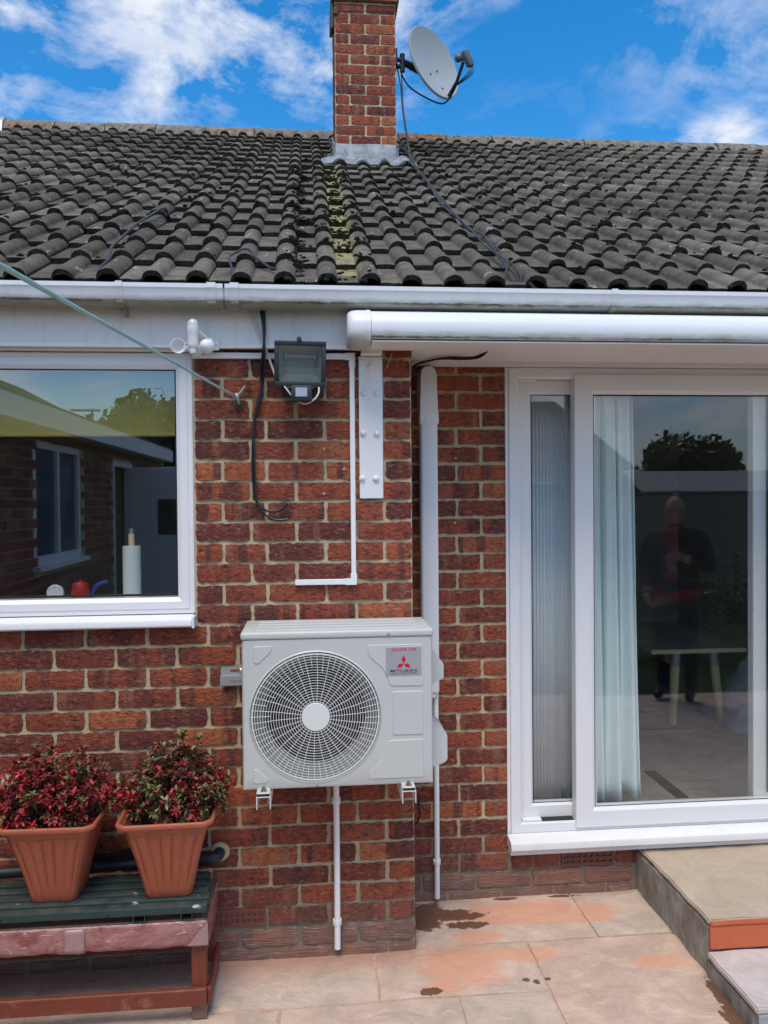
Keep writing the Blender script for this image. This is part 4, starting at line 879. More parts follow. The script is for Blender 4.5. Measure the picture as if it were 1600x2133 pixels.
# ------------------------------------------------------------------ cable trunking
tr = empty('cable_trunking', 'slim white cable trunking bending from the fascia down beside the awning plate', 'trunking')
b = MB(); b.rbox(-.424, .140, -.016, .001, 2.209, 2.2305, .0015, 1); b.obj('top_run', TRUNK, tr, True)
b = MB(); b.rbox(.1445, .1625, -.016, .001, 1.402, 2.195, .0015, 1); b.obj('drop', TRUNK, tr, True)
b = MB(); b.rbox(-.062, .140, -.016, .001, 1.3805, 1.4005, .0015, 1); b.obj('bottom_run', TRUNK, tr, True)
b = MB(); b.prism([(.128, 2.207), (.128, 2.2325), (.165, 2.2325), (.165, 2.180), (.1425, 2.180), (.1425, 2.207)], .001, -.0185, 0, .001); b.obj('elbow', TRUNK, tr)
b = MB(); b.prism([(.122, 1.3785), (.122, 1.4025), (.1425, 1.4025), (.1425, 1.421), (.165, 1.421), (.165, 1.3785)], .001, -.0185, 0, .001); b.obj('elbow', TRUNK, tr)

# ------------------------------------------------------------------ floodlight
fl = empty('floodlight', 'weathered black halogen floodlight with motion sensor under the fascia', 'floodlight')
FLM = Matrix.Translation((-.034, -.105, 2.172)) @ Matrix.Rotation(R(1.0), 4, 'Y') @ Matrix.Rotation(R(6), 4, 'X')
def flp(b, x0, x1, y0, y1, z0, z1, r=.003, seg=2): return b.rbox(x0, x1, y0, y1, z0, z1, r, seg, 0, FLM)
b = MB(); vs = []
for (w, h, y, zo) in [(.090, .079, -.030, 0), (.088, .077, .005, 0), (.072, .060, .050, -.004), (.060, .045, .066, -.006)]:
    vs += [FLM @ Vector((sx*w, y, sz*h+zo)) for sx, sz in ((-1, -1), (1, -1), (1, 1), (-1, 1))]
b.add(vs, [(r*4+k, r*4+(k+1) % 4, (r+1)*4+(k+1) % 4, (r+1)*4+k) for r in range(3) for k in range(4)]+[(12, 13, 14, 15)]); b.obj('housing', DARK, fl, False)
b = MB(); flp(b, -.090, .090, -.038, -.028, .064, .080); flp(b, -.090, .090, -.038, -.028, -.080, -.060); flp(b, -.090, -.074, -.038, -.028, -.0595, .0635); flp(b, .074, .090, -.038, -.028, -.0595, .0635); bez = b.obj('bezel', DARK, fl, True)
b = MB()
vs = [FLM @ Vector(p) for p in [(-.074, -.029, -.06), (.074, -.029, -.06), (.074, -.029, .064), (-.074, -.029, .064), (-.05, .012, -.030), (.05, .012, -.030), (.05, .012, .036), (-.05, .012, .036)]]
b.add(vs, [(0, 1, 5, 4), (1, 2, 6, 5), (2, 3, 7, 6), (3, 0, 4, 7), (4, 5, 6, 7)]); b.obj('reflector', plain('dusty reflector', (.33, .36, .35), .38, .35, var=.35, scale=30), fl)
b = MB(); b.tube([FLM @ Vector((-.048, -.008, .028)), FLM @ Vector((.048, -.008, .028))], .003, 8); flp(b, -.054, -.048, -.014, .012, .018, .038, .001, 1); flp(b, .048, .054, -.014, .012, .018, .038, .001, 1); b.obj('lamp_tube', GALV, fl)
b = MB(); b.box(-.0735, .0735, -.034, -.031, -.0595, .0635); me = b.mesh('lens', [LENS, CLEAR]);
for p_ in me.polygons: p_.material_index = 0 if p_.normal.y < -.5 else 1
me.transform(FLM); link('lens', me, fl)
b = MB()
for i in range(26): x = -.070+.14*i/25; b.tube([FLM @ Vector((x, -.0312, -.058)), FLM @ Vector((x, -.0312, -.012))], .0009, 4, cap=False)
b.obj('lens_ribs', plain('lens rib glass', (.42, .46, .44), .25), fl)
b = MB(); b.lathe([(.009, -.004), (.009, .004), (.005, .007), (0, .007)], 12, FLM @ Matrix.Translation((-.004, -.038, .086)) @ Matrix.Rotation(R(90), 4, 'X')); b.rbox(-.010, .004, -.03, -.01, .078, .094, .002, 1, 0, FLM); b.obj('hinge_screw', RUSTY, fl, True)
for x in (-.040, .040):
    b = MB(); flp(b, x-.010, x+.010, -.041, -.028, -.086, -.078, .001, 1); b.obj('latch', RUSTY, fl)
b = MB(); b.rbox(-.100, .050, -.060, .0, 2.068, 2.150, .006, 2); b.obj('junction_box', DARK, fl, True)
b = MB(); b.rbox(-.066, .006, -.176, -.120, 2.036, 2.090, .005, 2); b.rbox(-.062, .002, -.122, -.058, 2.074, 2.094, .003, 1); pir = b.obj('motion_sensor', DARK, fl, True)
b = MB(); b.rbox(-.051, -.010, -.1785, -.1755, 2.050, 2.082, .002, 1); b.obj('sensor_lens', plain('milky sensor lens', (.36, .40, .47), .3), pir)
b = MB(); b.tube([(-.100, -.125, 2.106), (-.083, -.135, 2.083), (-.066, -.135, 2.060)], .0033, 8, smoothn=5); b.tube([(.028, -.125, 2.106), (.030, -.138, 2.072), (.014, -.142, 2.046), (-.018, -.145, 2.030), (-.046, -.140, 2.040)], .0033, 8, smoothn=6); b.obj('lamp_flex', WHITEC, fl, True)
tag(MB().tube([(-.218, -.048, 2.378), (-.192, -.050, 2.320), (-.165, -.050, 2.256), (-.145, -.034, 2.200), (-.118, -.050, 2.125)], .0045, 8, smoothn=5).obj('cable', WHITEC, None, True), 'off-white cable slanting from the gutter to the floodlight', 'cable')

# ------------------------------------------------------------------ wind sensor
an = empty('wind_sensor', 'small white awning wind sensor with spinning cups on the fascia', 'sensor')
ANW = plain('white sensor plastic', (.76, .76, .74), .4); ANC = plain('cloudy sensor dome', (.55, .57, .55), .25)
b = MB(); b.lathe([(.011, -.048), (.016, -.044), (.0185, -.032), (.0188, .006), (.0205, .010), (.0205, .030)], 24, Matrix.Translation((-.399, -.155, 2.262))); b.obj('body', ANW, an, True)
b = MB(); b.lathe([(.0200, .030), (.0195, .040), (.015, .050), (.007, .0555), (0, .057)], 24, Matrix.Translation((-.399, -.155, 2.262))); b.obj('dome', ANC, an, True)
b = MB(); b.tube([(-.392, -.145, 2.275), (-.375, -.10, 2.262), (-.355, -.06, 2.252)], [.014, .016, .02], 10, smoothn=4); b.rbox(-.445, -.322, -.056, -.0475, 2.230, 2.270, .004, 2); b.rbox(-.405, -.340, -.085, -.056, 2.234, 2.272, .010, 2); b.obj('bracket', ANW, an, True)
for x in (-.437, -.330):
    b = MB(); b.lathe([(.004, -.001), (.004, .001), (0, .0016)], 10, Matrix.Translation((x, -.0565, 2.250)) @ Matrix.Rotation(R(90), 4, 'X')); b.obj('screw', STEEL, an)
for q, (ang, face) in enumerate([(200, 0), (-20, 1), (90, 0)]):
    c = Vector((-.399, -.155, 2.219)); d = Vector((math.cos(R(ang)), math.sin(R(ang)), .05)); e = c+d*.052
    t_ = Vector((-d.y, d.x, 0))*(1 if face == 0 else 1); M = Matrix.Translation(e) @ t_.to_track_quat('Z', 'Y').to_matrix().to_4x4()
    b = MB(); b.lathe([(k_[0]*1.3, k_[1]*1.3) for k_ in [(.0, -.020), (.009, -.0185), (.016, -.012), (.0195, -.002), (.0200, .004), (.0185, .004), (.0175, -.001), (.0145, -.010), (.008, -.016), (0, -.0175)]], 20, M); b.tube([c, c+d*.034], .0022, 6); b.obj('cup', ANW, an, True)
b = MB(); b.lathe([(.0, -.018), (.012, -.016), (.014, -.006), (.014, .0)], 16, Matrix.Translation((-.399, -.155, 2.216))); b.obj('rotor_hub', ANW, an, True)
b = MB(); b.tube([(-.384, -.06, 2.232), (-.382, -.07, 2.222), (-.379, -.068, 2.208)], .0025, 6); b.obj('sensor_tail', GALV, an)

# ------------------------------------------------------------------ loose cables
def cable(label, strands, mat, cat='cable', name='cable', sn=7):
    b = MB()
    for pts, r in strands: b.tube(pts, r, 7, smoothn=sn)
    return tag(b.obj(name, mat, None, True), label, cat)
cable('twin black cables hanging from the gutter down the brick to cut ends', [
    ([(-.174, -.055, 2.372), (-.165, -.052, 2.31), (-.163, -.050, 2.235), (-.172, -.012, 2.15), (-.182, -.010, 2.09), (-.196, -.010, 2.035), (-.203, -.010, 1.95), (-.212, -.010, 1.86), (-.211, -.010, 1.77), (-.203, -.011, 1.70), (-.178, -.013, 1.664), (-.138, -.016, 1.652), (-.105, -.016, 1.662), (-.087, -.016, 1.682)], .0042),
    ([(-.162, -.058, 2.372), (-.160, -.060, 2.30), (-.166, -.058, 2.235), (-.178, -.018, 2.15), (-.176, -.016, 2.09), (-.190, -.016, 2.03), (-.207, -.016, 1.95), (-.205, -.016, 1.86), (-.203, -.016, 1.77), (-.199, -.017, 1.695), (-.172, -.018, 1.645), (-.130, -.020, 1.622), (-.085, -.020, 1.624)], .0042),
    ([(-.168, -.062, 2.372), (-.163, -.063, 2.30), (-.161, -.060, 2.20), (-.170, -.020, 2.12), (-.186, -.018, 2.06), (-.202, -.020, 2.00), (-.212, -.014, 1.88)], .0034)], BLACK)
cable('black cables tucked under the awning above the recessed wall', [([(.40, .30, 2.10), (.405, .30, 2.20), (.425, .26, 2.236), (.50, .14, 2.240), (.58, .10, 2.233), (.64, .06, 2.232), (.662, .0, 2.245), (.668, -.04, 2.262)], .004), ([(.41, .31, 2.06), (.415, .30, 2.21), (.44, .24, 2.240), (.53, .12, 2.243), (.62, .08, 2.237), (.655, .03, 2.243), (.66, -.02, 2.258)], .004)], BLACK)
cable('thin pale wire poking out beneath the awning end', [([(.302, -.004, 2.232), (.292, -.008, 2.206), (.285, -.010, 2.188), (.2875, -.006, 2.178)], .0013)], WHITEC, sn=4)
cable('black wire loop at the foot of the recessed wall beside the pipe', [([(.40, REC-.01, .415), (.425, REC-.018, .435), (.450, REC-.018, .432), (.468, REC-.01, .445)], .0035), ([(.435, REC-.012, .432), (.437, REC-.025, .40), (.436, REC-.020, .365), (.420, REC-.012, .335), (.400, REC-.01, .325)], .0038), ([(.436, REC-.014, .425), (.455, REC-.02, .40), (.474, REC-.012, .385)], .003)], BLACK)
# clothes line and its hook
hook = empty('line_hook', 'rusty wall hook holding the teal clothes line', 'hook')
b = MB(); b.rbox(-.276, -.240, -.010, -.001, 2.022, 2.058, .002, 1); b.obj('back_plate', RUSTY, hook)
b = MB(); b.tube([(-.257, -.006, 2.044), (-.257, -.035, 2.046), (-.260, -.048, 2.060), (-.264, -.045, 2.076), (-.268, -.030, 2.078)], .0045, 8, smoothn=5); b.obj('hook_arm', GALV, hook, True)
for x in (-.266, -.250):
    b = MB(); b.lathe([(.006, -.001), (.006, .003), (0, .005)], 10, Matrix.Translation((x, -.010, 2.034)) @ Matrix.Rotation(R(90), 4, 'X')); b.obj('screw', RUSTY, hook)
TEAL = plain('faded teal line', (.30, .52, .49), .55, var=.25, scale=30)
la, lb = Vector((-.268, -.036, 2.070)), Vector((-.372, -1.9, 1.982)); ld = (lb-la)
b = MB(); b.tube([la+Vector((.004, .002, -.002)), la+ld*.01, la+ld*.25+Vector((0, 0, -.002)), la+ld, la+ld*2.02], [.0038, .0038], 10, smoothn=4); b.tube([la, la+Vector((.018, -.002, .014)), la+Vector((.034, -.004, .036))], .0028, 8); b.tube([la+Vector((-.008, 0, .0)), la+Vector((.006, -.004, .004)), la+Vector((.008, 0, -.006)), la+Vector((-.006, .003, -.004))], .004, 8, smoothn=3)
tag(b.obj('clothes_line', TEAL, None, True), 'teal clothes line stretched from the wall hook towards the camera', 'clothes line')
b = MB(); pe = la+ld*2.02; b.tube([(pe.x, pe.y, -.05), (pe.x, pe.y, 2.05)], .022, 12); b.tube([(pe.x, pe.y, 2.05), (pe.x, pe.y, 2.07)], [.024, .012], 12); tag(b.obj('clothes_post', GALV, None, True), 'grey steel clothes post in the garden', 'post')

# ------------------------------------------------------------------ satellite dish
ds = empty('satellite_dish', 'pale oval satellite dish on a bracket fixed to the chimney', 'satellite dish')
nrm = Vector((.524, -.838, .165)).normalized(); upv = Matrix.Rotation(R(24), 3, nrm) @ (Vector((0, 0, 1))-nrm*nrm.z).normalized(); rgt = upv.cross(nrm)
DC = Vector((.952, 3.02, 4.975)); DM = Matrix(((rgt.x, upv.x, nrm.x, DC.x), (rgt.y, upv.y, nrm.y, DC.y), (rgt.z, upv.z, nrm.z, DC.z), (0, 0, 0, 1)))
DISH = plain('grey dish enamel', (.34, .37, .385), .45, var=.15, scale=6)
b = MB(); n = 48; vs = []; RA, RB = .215, .275
ringsd = [(r, r*r*.055-.05) for r in (.05, .2, .4, .6, .8, .95, 1.0)]
for r, h in ringsd+[(1.025, -.004), (1.025, -.012)]+[(r, h-.006) for r, h in ringsd[::-1]]:
    for k in range(n): t = 2*math.pi*k/n; vs.append(DM @ Vector((RA*r*math.cos(t), RB*r*math.sin(t), h)))
m_ = len(vs)//n; b.add(vs, [(i*n+k, i*n+(k+1) % n, (i+1)*n+(k+1) % n, (i+1)*n+k) for i in range(m_-1) for k in range(n)]+[tuple(range(n)), tuple((m_-1)*n+k for k in range(n))]); b.obj('reflector', DISH, ds, True, 40)
for px, pz in ((-.04, -.06), (.045, -.045), (-.005, -.19)):
    b = MB(); b.lathe([(.006, -.002), (.006, .004), (0, .006)], 8, DM @ Matrix.Translation((px, pz, -.045+(px*px/(RA*RA)+pz*pz/(RB*RB))*.055))); b.obj('bolt', DARK, ds)
arm0 = DM @ Vector((0, -RB*.96, -.01)); lnb = DM @ Vector((.0, -.12, .25))
b = MB(); b.tube([DM @ Vector((0, -RB*.80, -.03)), arm0, DM @ Vector((0, -RB*.80, .12)), lnb+Vector((0, 0, -.035))], .012, 8); b.obj('feed_arm', DARK, ds, True)
LN = plain('dark grey lnb plastic', (.085, .10, .11), .45)
ld_ = ((DM @ Vector((0, 0.02, 0)))-lnb).normalized(); LM = Matrix.Translation(lnb) @ ld_.to_track_quat('Z', 'Y').to_matrix().to_4x4()
b = MB(); b.lathe([(.0, -.01), (.024, -.01), (.024, .03), (.030, .038), (.030, .055), (.026, .060), (0, .062)], 18, LM); lo_ = b.obj('receiver_head', LN, ds, True)
b = MB(); b.rbox(-.030, .030, -.085, .030, -.052, -.012, .010, 2, 0, Matrix.Translation(lnb) @ DM.to_3x3().to_4x4() @ Matrix.Rotation(R(180), 4, 'Y') @ Matrix.Translation((0, 0, 0))); b.obj('receiver_body', LN, ds, True)
b = MB()
lb_ = DM @ Vector((0, -.205, .285))
for i in range(4):
    o_ = rgt*(-.018+.012*i); b.tube([lb_+o_, lb_+o_*1.2+Vector((-.01, 0, -.045-.006*i)), DM @ Vector((-.006+.004*i, -RB*.86, .115-.012*i)), DM @ Vector((0, -RB*.84, .10))], .0028, 6, smoothn=6)
b.tube([DM @ Vector((0, -RB*.86, .11)), DM @ Vector((-.004, -RB*1.03, -.01)), DM @ Vector((-.03, -RB*.95, -.09)), (.800, 3.05, 4.775), (.725, 3.06, 4.865), (.700, 3.06, 4.945)], .006, 7, smoothn=7); b.obj('dish_cables', BLACK, ds, True)
b = MB(); b.rbox(.6465, .664, 2.93, 3.11, 4.90, 5.02, .003, 1); b.tube([(.660, 3.02, 4.985), (.720, 3.03, 4.985)], .016, 10); b.tube([(.660, 3.02, 4.935), (.720, 3.03, 4.935)], .016, 10); b.tube([(.712, 3.03, 4.90), (.712, 3.03, 5.03)], .019, 12); q0, q1 = Vector((.712, 3.03, 4.975)), DM @ Vector((0, -.03, -.105))
b.tube([q0, q0.lerp(q1, .5), q1], [.024, .034], 8); b.tube([q1-nrm*.01, q1+nrm*.040], [.035, .060], 10); b.obj('bracket', DARK, ds, True)
cable('black satellite cable dropping down beside the chimney', [([(.672, 3.02, 4.92), (.690, 2.96, 4.75), (.699, 2.93, 4.573), (.722, 2.90, 4.362), (.738, 2.86, 4.20), (.735, 2.80, 4.13)], .005), ([(.700, 3.02, 4.93), (.700, 2.97, 4.78), (.704, 2.93, 4.573), (.728, 2.90, 4.362), (.746, 2.86, 4.20), (.742, 2.80, 4.13)], .005)], BLACK)
def roofline(pts, h=.055): return [roofpt(x, (y-RY)/math.cos(TH), h+prof((x-X0) % (2*TP))*.55+ dz) for x, y, dz in pts]
base_pts = [(.640, 2.80, .06), (.711, 2.734, .02), (.700, 2.35, 0), (.696, 1.914, 0), (.682, 1.6, .0), (.682, 1.359, 0), (.684, 1.05, 0), (.690, .821, 0), (.715, .62, 0), (.742, .481, 0), (.750, .261, 0), (.748, .08, 0), (.752, -.03, -.02), (.756, -.085, -.05)]
st = []
for q in range(4):
    rg = random.Random(40+q); st.append((roofline([(x+math.sin(i*1.9+q*1.6)*.010+rg.uniform(-.005, .005)+(q-1.5)*.006*(1 if i < 12 else 2.2), y, dz+.006*math.cos(i*2.3+q*1.6)) for i, (x, y, dz) in enumerate(base_pts)]), .0036))
cable('twisted grey cables running down the roof tiles from the chimney to the gutter', st, GREYC, sn=6)
cable('grey cable bending down the tiles to the gutter above the kitchen window', [(roofline([(-.655, .90, -.04), (-.664, .862, 0), (-.682, .62, .01), (-.705, .446, .01), (-.745, .30, .0), (-.748, .20, .0), (-.734, .113, -.01), (-.733, .085, -.02), (-.752, .02, -.03), (-.735, -.05, -.05), (-.725, -.09, -.07)], .05), .0055)], GREYC, sn=5)
cable('short looped grey cable lying on the bottom row of tiles', [(roofline([(-.262, -.09, -.05), (-.275, -.02, -.01), (-.292, .06, .015), (-.278, .135, .012), (-.235, .175, .0), (-.19, .14, -.012), (-.14, .06, -.02), (-.09, -.03, -.02), (-.055, -.085, -.045)], .045), .0048)], GREYC, sn=6)

# ------------------------------------------------------------------ low table, slatted top and pots
tb = empty('low_table', 'low red-stained wooden table with plastic film wrapped round its top edge', 'table', (0, 0, 0))
TX1 = -.357; TX0 = -1.75; TYF, TYB = -.335, -.052
for x in (TX1, TX0+.05):
    for y in (TYF, TYB-.04):
        b = MB(); b.rbox(x-.048, x, y+.012, y+.052, .0, .262, .003, 1); lg = b.obj('leg', WOODY, tb)
        b = MB(); b.rbox(x-.0485, x+.0005, y+.0115, y+.0525, -.001, .05, .002, 1); b.obj('foot', WEAR, lg)
b = MB(); b.rbox(TX0, TX1+.002, TYF-.008, TYF+.011, .052, .108, .003, 1); b.obj('front_rail', WOOD, tb)
b = MB(); b.rbox(TX0, TX1-.0495, TYB-.05, TYB-.035, .105, .162, .003, 1); b.obj('back_rail', WOOD, tb)
b = MB(); b.rbox(TX1+.0005, TX1+.014, TYF+.013, TYB, .045, .100, .003, 1); b.obj('side_rail', WOODS, tb)
b = MB(); b.rbox(TX0, TX1+.006, TYF+.002, TYB, .318, .334, .003, 1); b.obj('table_top', WEAR, tb)
def sheet(name, x0, x1, y, z0, z1, mat, parent, nx=60, nz=5, amp=.003, axis='x', seed=0):
    vs = []
    for j in range(nz+1):
        for i in range(nx+1):
            a = x0+(x1-x0)*i/nx; z = z0+(z1-z0)*j/nz; o_ = mn.noise(Vector((a*22+seed, z*30, seed)))*amp+(mn.noise(Vector((a*60, seed, 0)))*.004 if j == 0 else 0)
            zz_ = z+(mn.noise(Vector((a*17, seed, 4)))*.006 if j == 0 else 0)
            vs.append((a, y-abs(o_)-.001, zz_) if axis == 'x' else (y+abs(o_)+.001, a, zz_))
    k = nx+1; b = MB(); b.add(vs, [(j*k+i, j*k+i+1, (j+1)*k+i+1, (j+1)*k+i) for j in range(nz) for i in range(nx)]); o = b.obj(name, mat, parent, True, 60, False)
    md = o.modifiers.new('thickness', 'SOLIDIFY'); md.thickness = .0012; md.offset = 0; return o
b = MB(); b.rbox(TX0, TX1+.005, TYF-.006, TYF+.010, .262, .3175, .003, 1); b.obj('front_apron', WOOD, tb)
b = MB(); b.rbox(TX1-.008, TX1+.006, TYF+.0105, TYB, .262, .3175, .003, 1); b.obj('side_apron', WOODS, tb)
sheet('plastic_film', TX0, TX1+.007, TYF-.0065, .252, .334, FILM, tb, 90, 6, .004)
sheet('plastic_film', TYF-.004, TYB+.002, TX1+.0065, .240, .334, FILM, tb, 20, 6, .003, 'y', 3)
sheet('tape_patch', -.800, -.735, TYF-.0115, .250, .327, TAPE, tb, 6, 5, .0012, 'x', 7)
b = MB(); vs = [(TX1+.010, TYF-.0135, .330), (TX1+.010, TYF-.0135, .256), (TX1-.055, TYF-.0125, .255), (TX1-.02, TYF-.0135, .30)]; b.add(vs+[(x, y+.001, z) for x, y, z in vs], [(0, 1, 2, 3), (7, 6, 5, 4), (0, 3, 7, 4), (1, 0, 4, 5), (2, 1, 5, 6), (3, 2, 6, 7)]); b.obj('tape_patch', TAPE, tb)
sg = empty('slatted_bench_top', 'dark green slatted metal bench top resting on the low wooden table', 'bench top')
rs = random.Random(2)
for i in range(5):
    y0 = -.352+i*.0505; b = MB(); b.rbox(-1.75, -.350+.004*(i % 2)-.004*i, y0, y0+.041, .362, .385, .0035, 2); sl_o = b.obj('slat', GREEN, sg, True); sl_o.rotation_euler = (0, rs.uniform(-.0012, .0012), 0)
    for x in ((-.99, -.66, -.42) if i == 0 else (-.385,)):
        b = MB(); M = Matrix.Translation((x, y0+(-.0003 if i == 0 else .02), .3705 if i == 0 else .385)) @ (Matrix.Rotation(R(90), 4, 'X') if i == 0 else Matrix.Identity(4)); b.lathe([(.0035, -.001), (.0035, .001), (0, .0012)], 10, M); b.obj('bolt', STEEL if i else GASKET, sl_o)
for x in (-.415, -.565, -1.05, -1.5):
    b = MB(); x0, x1 = x-.019, x+.019
    for (a, c, d, e) in ((x0, x1, .3345, .3375), (x0, x1, .3585, .3615), (x0, x0+.003, .3375, .3585), (x1-.003, x1, .3375, .3585)): b.box(a, c, -.345, -.10, d, e)
    b.obj('cross_tube', GREEN, sg)
def pot(label, cx, cy, z0, wb, wt, h, seed, rz):
    t = empty('plant_pot', label, 'plant pot', (cx, cy, z0), 'terracotta plastic pots on the bench'); t.rotation_euler = (0, 0, rz)
    def loop(hw, z, flute, n=44):
        pts = []
        r = hw*.16
        for side in range(4):
            a = side*math.pi/2; c, s = math.cos(a), math.sin(a)
            for i in range(n):
                u = -1+2*(i+.5)/n; uu = u*(hw-r*.55)
                fl_ = 0
                ph = (u*.5+.5)*6; fr_ = ph-math.floor(ph)
                if flute: fl_ = -flute*(math.exp(-((fr_-.5)/.13)**2))
                edge = max(0, abs(u)-.86)/.14; d = hw-edge*edge*r*.45+fl_*(1-edge)
                pts.append((uu*c+d*s, uu*s-d*c, z))
        return pts
    N = 176; prof_ = []
    for i, f in enumerate((0, .02, .10, .3, .5, .7, .85, .93)):
        hw = wb/2+(wt/2-.012-wb/2)*(f**1.25); fl_ = .0075*min(1, f*5)*(1-max(0, (f-.8)/.2)*.8) if f > .05 else 0
        prof_.append(loop(hw-(.004 if f == 0 else 0), f*h, fl_))
    prof_ += [loop(wt/2-.010, h*.935, 0), loop(wt/2-.002, h*.940, 0), loop(wt/2, h*.965, 0), loop(wt/2-.001, h*.99, 0), loop(wt/2-.006, h, 0), loop(wt/2-.012, h*.99, 0), loop(wt/2-.016, h*.93, 0), loop(wt/2-.030, h*.80, 0)]
    b = MB(); vs = [p for L in prof_ for p in L]; b.add(vs, [(i*N+k, i*N+(k+1) % N, (i+1)*N+(k+1) % N, (i+1)*N+k) for i in range(len(prof_)-1) for k in range(N)]+[tuple(range(N-1, -1, -1))]); b.obj('pot', TERRA, t, True, 60)
    b = MB(); L = loop(wt/2-.026, h*.83, 0); b.add(L+[(0, 0, h*.87)], [(k, (k+1) % N, N) for k in range(N)]); b.obj('soil', SOIL, t, True)
    return t
pot('terracotta plastic pot nearest the air conditioner, narrow base on green slats', -.484, -.212, .3855, .150, .312, .276, 1, R(1.5))
pot('terracotta plastic pot farther from the air conditioner, cut by the picture edge', -.852, -.205, .3855, .148, .312, .276, 2, R(-1.5))
def shrub(label, cx, cy, z0, seed, weights, H, SPR, ntip, bias):
    rg = random.Random(seed); t = empty('azalea_shrub', label, 'shrub', (cx, cy, z0), 'azalea shrubs in pots'); st_ = MB(); lf = MB()
    def leaf(p, d, L, wd, mi):
        d = d.normalized(); sd_ = d.cross(Vector((rg.uniform(-.3, .3), rg.uniform(-.3, .3), 1))); sd_ = sd_.normalized() if sd_.length > .01 else Vector((1, 0, 0)); nn = sd_.cross(d).normalized()
        a = p; m1 = p+d*L*.35; m2 = p+d*L*.72+nn*(-L*.04); e = p+d*L+nn*(-L*.16); fold = nn*wd*.30
        lf.add([a, m1+sd_*wd*.42+fold, m1, m1-sd_*wd*.42+fold, m2+sd_*wd*.46+fold, m2, m2-sd_*wd*.46+fold, e], [(0, 2, 1), (0, 3, 2), (1, 2, 5, 4), (2, 3, 6, 5), (4, 5, 7), (5, 6, 7)], mi)
    def pick(red):
        w = list(weights); w[0] *= red; w[1] *= .5+.5*red; s = rg.random()*sum(w)
        for i, x in enumerate(w):
            s -= x
            if s <= 0: return i
        return 2
    for i in range(ntip):
        a = rg.uniform(0, 2*math.pi); rr_ = math.sqrt(rg.random()); q = Vector((math.cos(a)*rr_*SPR[0]+bias*rr_, math.sin(a)*rr_*SPR[1], 0)); top = H*(1-.55*rr_**2.4)*(1+.38*mn.noise(Vector((q.x*14, q.y*14, seed))))*(rg.uniform(.55, 1.06) if rg.random() < .62 else rg.uniform(.08, .6))
        if rg.random() < .10: top *= 1.30
        tip = Vector((q.x, q.y, max(.015, top))); root = Vector((q.x*.25+rg.uniform(-.02, .02), q.y*.25, -.02)); md_ = root.lerp(tip, .55)+Vector((q.x*.12, q.y*.12, .01))
        st_.tube([root, md_, tip], [.0024, .0010], 4, cap=False, smoothn=3)
        outd = (tip-md_).normalized(); red = 1.6 if rr_ > .55 and tip.z < H*.7 else .8
        mi0 = pick(red)
        for kind_ in range(rg.choice((7, 9, 11))):
            ang = kind_*2.4+rg.random(); el = rg.uniform(.1, 1.1); o1 = outd.orthogonal().normalized(); o2 = outd.cross(o1); d = o1*math.cos(ang)*math.cos(el)+o2*math.sin(ang)*math.cos(el)+outd*math.sin(el)
            leaf(tip-outd*rg.uniform(0, .016), d, rg.uniform(.016, .029), rg.uniform(.008, .0125), mi0 if rg.random() < .72 else pick(red))
        for kk in range(6):
            f = rg.uniform(.35, .95); p = root.lerp(md_, f*2) if f < .5 else md_.lerp(tip, f*2-1); d = Vector((rg.uniform(-1, 1), rg.uniform(-1, 1), rg.uniform(-.1, .8))); leaf(p, d, rg.uniform(.013, .024), rg.uniform(.006, .010), pick(.7))
    st_.obj('stems', TWIG, t); lf.obj('foliage', LEAF, t, True, 80, False); return t
shrub('greenish bronze azalea shrub in the pot nearest the air conditioner', -.484, -.205, .63, 5, [.55, 1.1, 1.25, 1.2, .45], .225, (.185, .142), 340, .018)
shrub('mostly crimson-leaved azalea shrub in the pot at the picture edge', -.865, -.205, .63, 9, [1.7, 1.5, .9, .75, .12], .215, (.215, .148), 400, .0)
# waste pipe behind the pots
wp = empty('waste_pipe', 'black plastic waste pipe running along the brick behind the pots', 'pipe')
b = MB(); b.tube([(-1.75, -.040, .372), (-.43, -.040, .398), (-.395, -.040, .399)], .020, 14); b.tube([(-.398, -.040, .399), (-.368, -.038, .400), (-.352, -.024, .404), (-.347, -.002, .406)], .0225, 14, smoothn=4); b.obj('pipe', DARK, wp, True)
b = MB(); b.tube([(-.42, -.040, .398), (-.395, -.040, .399)], .0255, 14); b.obj('socket', DARK, wp, True)
b = MB(); b.lathe([(.036, -.002), (.034, .006), (.024, .010)], 16, Matrix.Translation((-.346, -.001, .406)) @ Matrix.Rotation(R(90), 4, 'X')); b.obj('mortar_collar', MORTAR, wp, True)
b = MB(); b.rbox(-.672, -.630, -.030, .0, .402, .436, .003, 1); b.obj('pipe_bracket', DARK, wp)
cable('thick black hose sloping behind the two pots', [([(-.80, -.035, .425), (-.70, -.050, .432), (-.64, -.055, .455), (-.57, -.05, .490), (-.52, -.03, .52)], .011)], BLACK, 'hose', 'hose')

# ------------------------------------------------------------------ things behind the glass
BLIND = plain('cream roller blind', (.40, .35, .10), .85, var=.06)
rbn = empty('roller_blind', 'pale cream roller blind half lowered inside the kitchen window', 'blind')
b = MB(); b.box(-1.90, -.445, .094, .0955, 1.948, 2.22); b.obj('fabric', BLIND, rbn); b = MB(); b.rbox(-1.90, -.445, .089, .1005, 1.935, 1.949, .003, 1); b.obj('bottom_bar', BLIND, rbn); b = MB(); b.tube([(-1.90, .105, 2.225), (-.445, .105, 2.225)], .018, 12); b.obj('roller', BLIND, rbn)
PAPER = plain('white paper towel', (.70, .76, .74), .9, var=.06, scale=60, bump=.001, bscale=120); OAK = plain('pale wood', (.78, .57, .33), .55); REDPL = plain('red plastic', (.42, .012, .010), .4); BLUEPL = plain('blue plastic', (.015, .05, .33), .4); WHPL = plain('white plastic', (.70, .72, .70), .4)
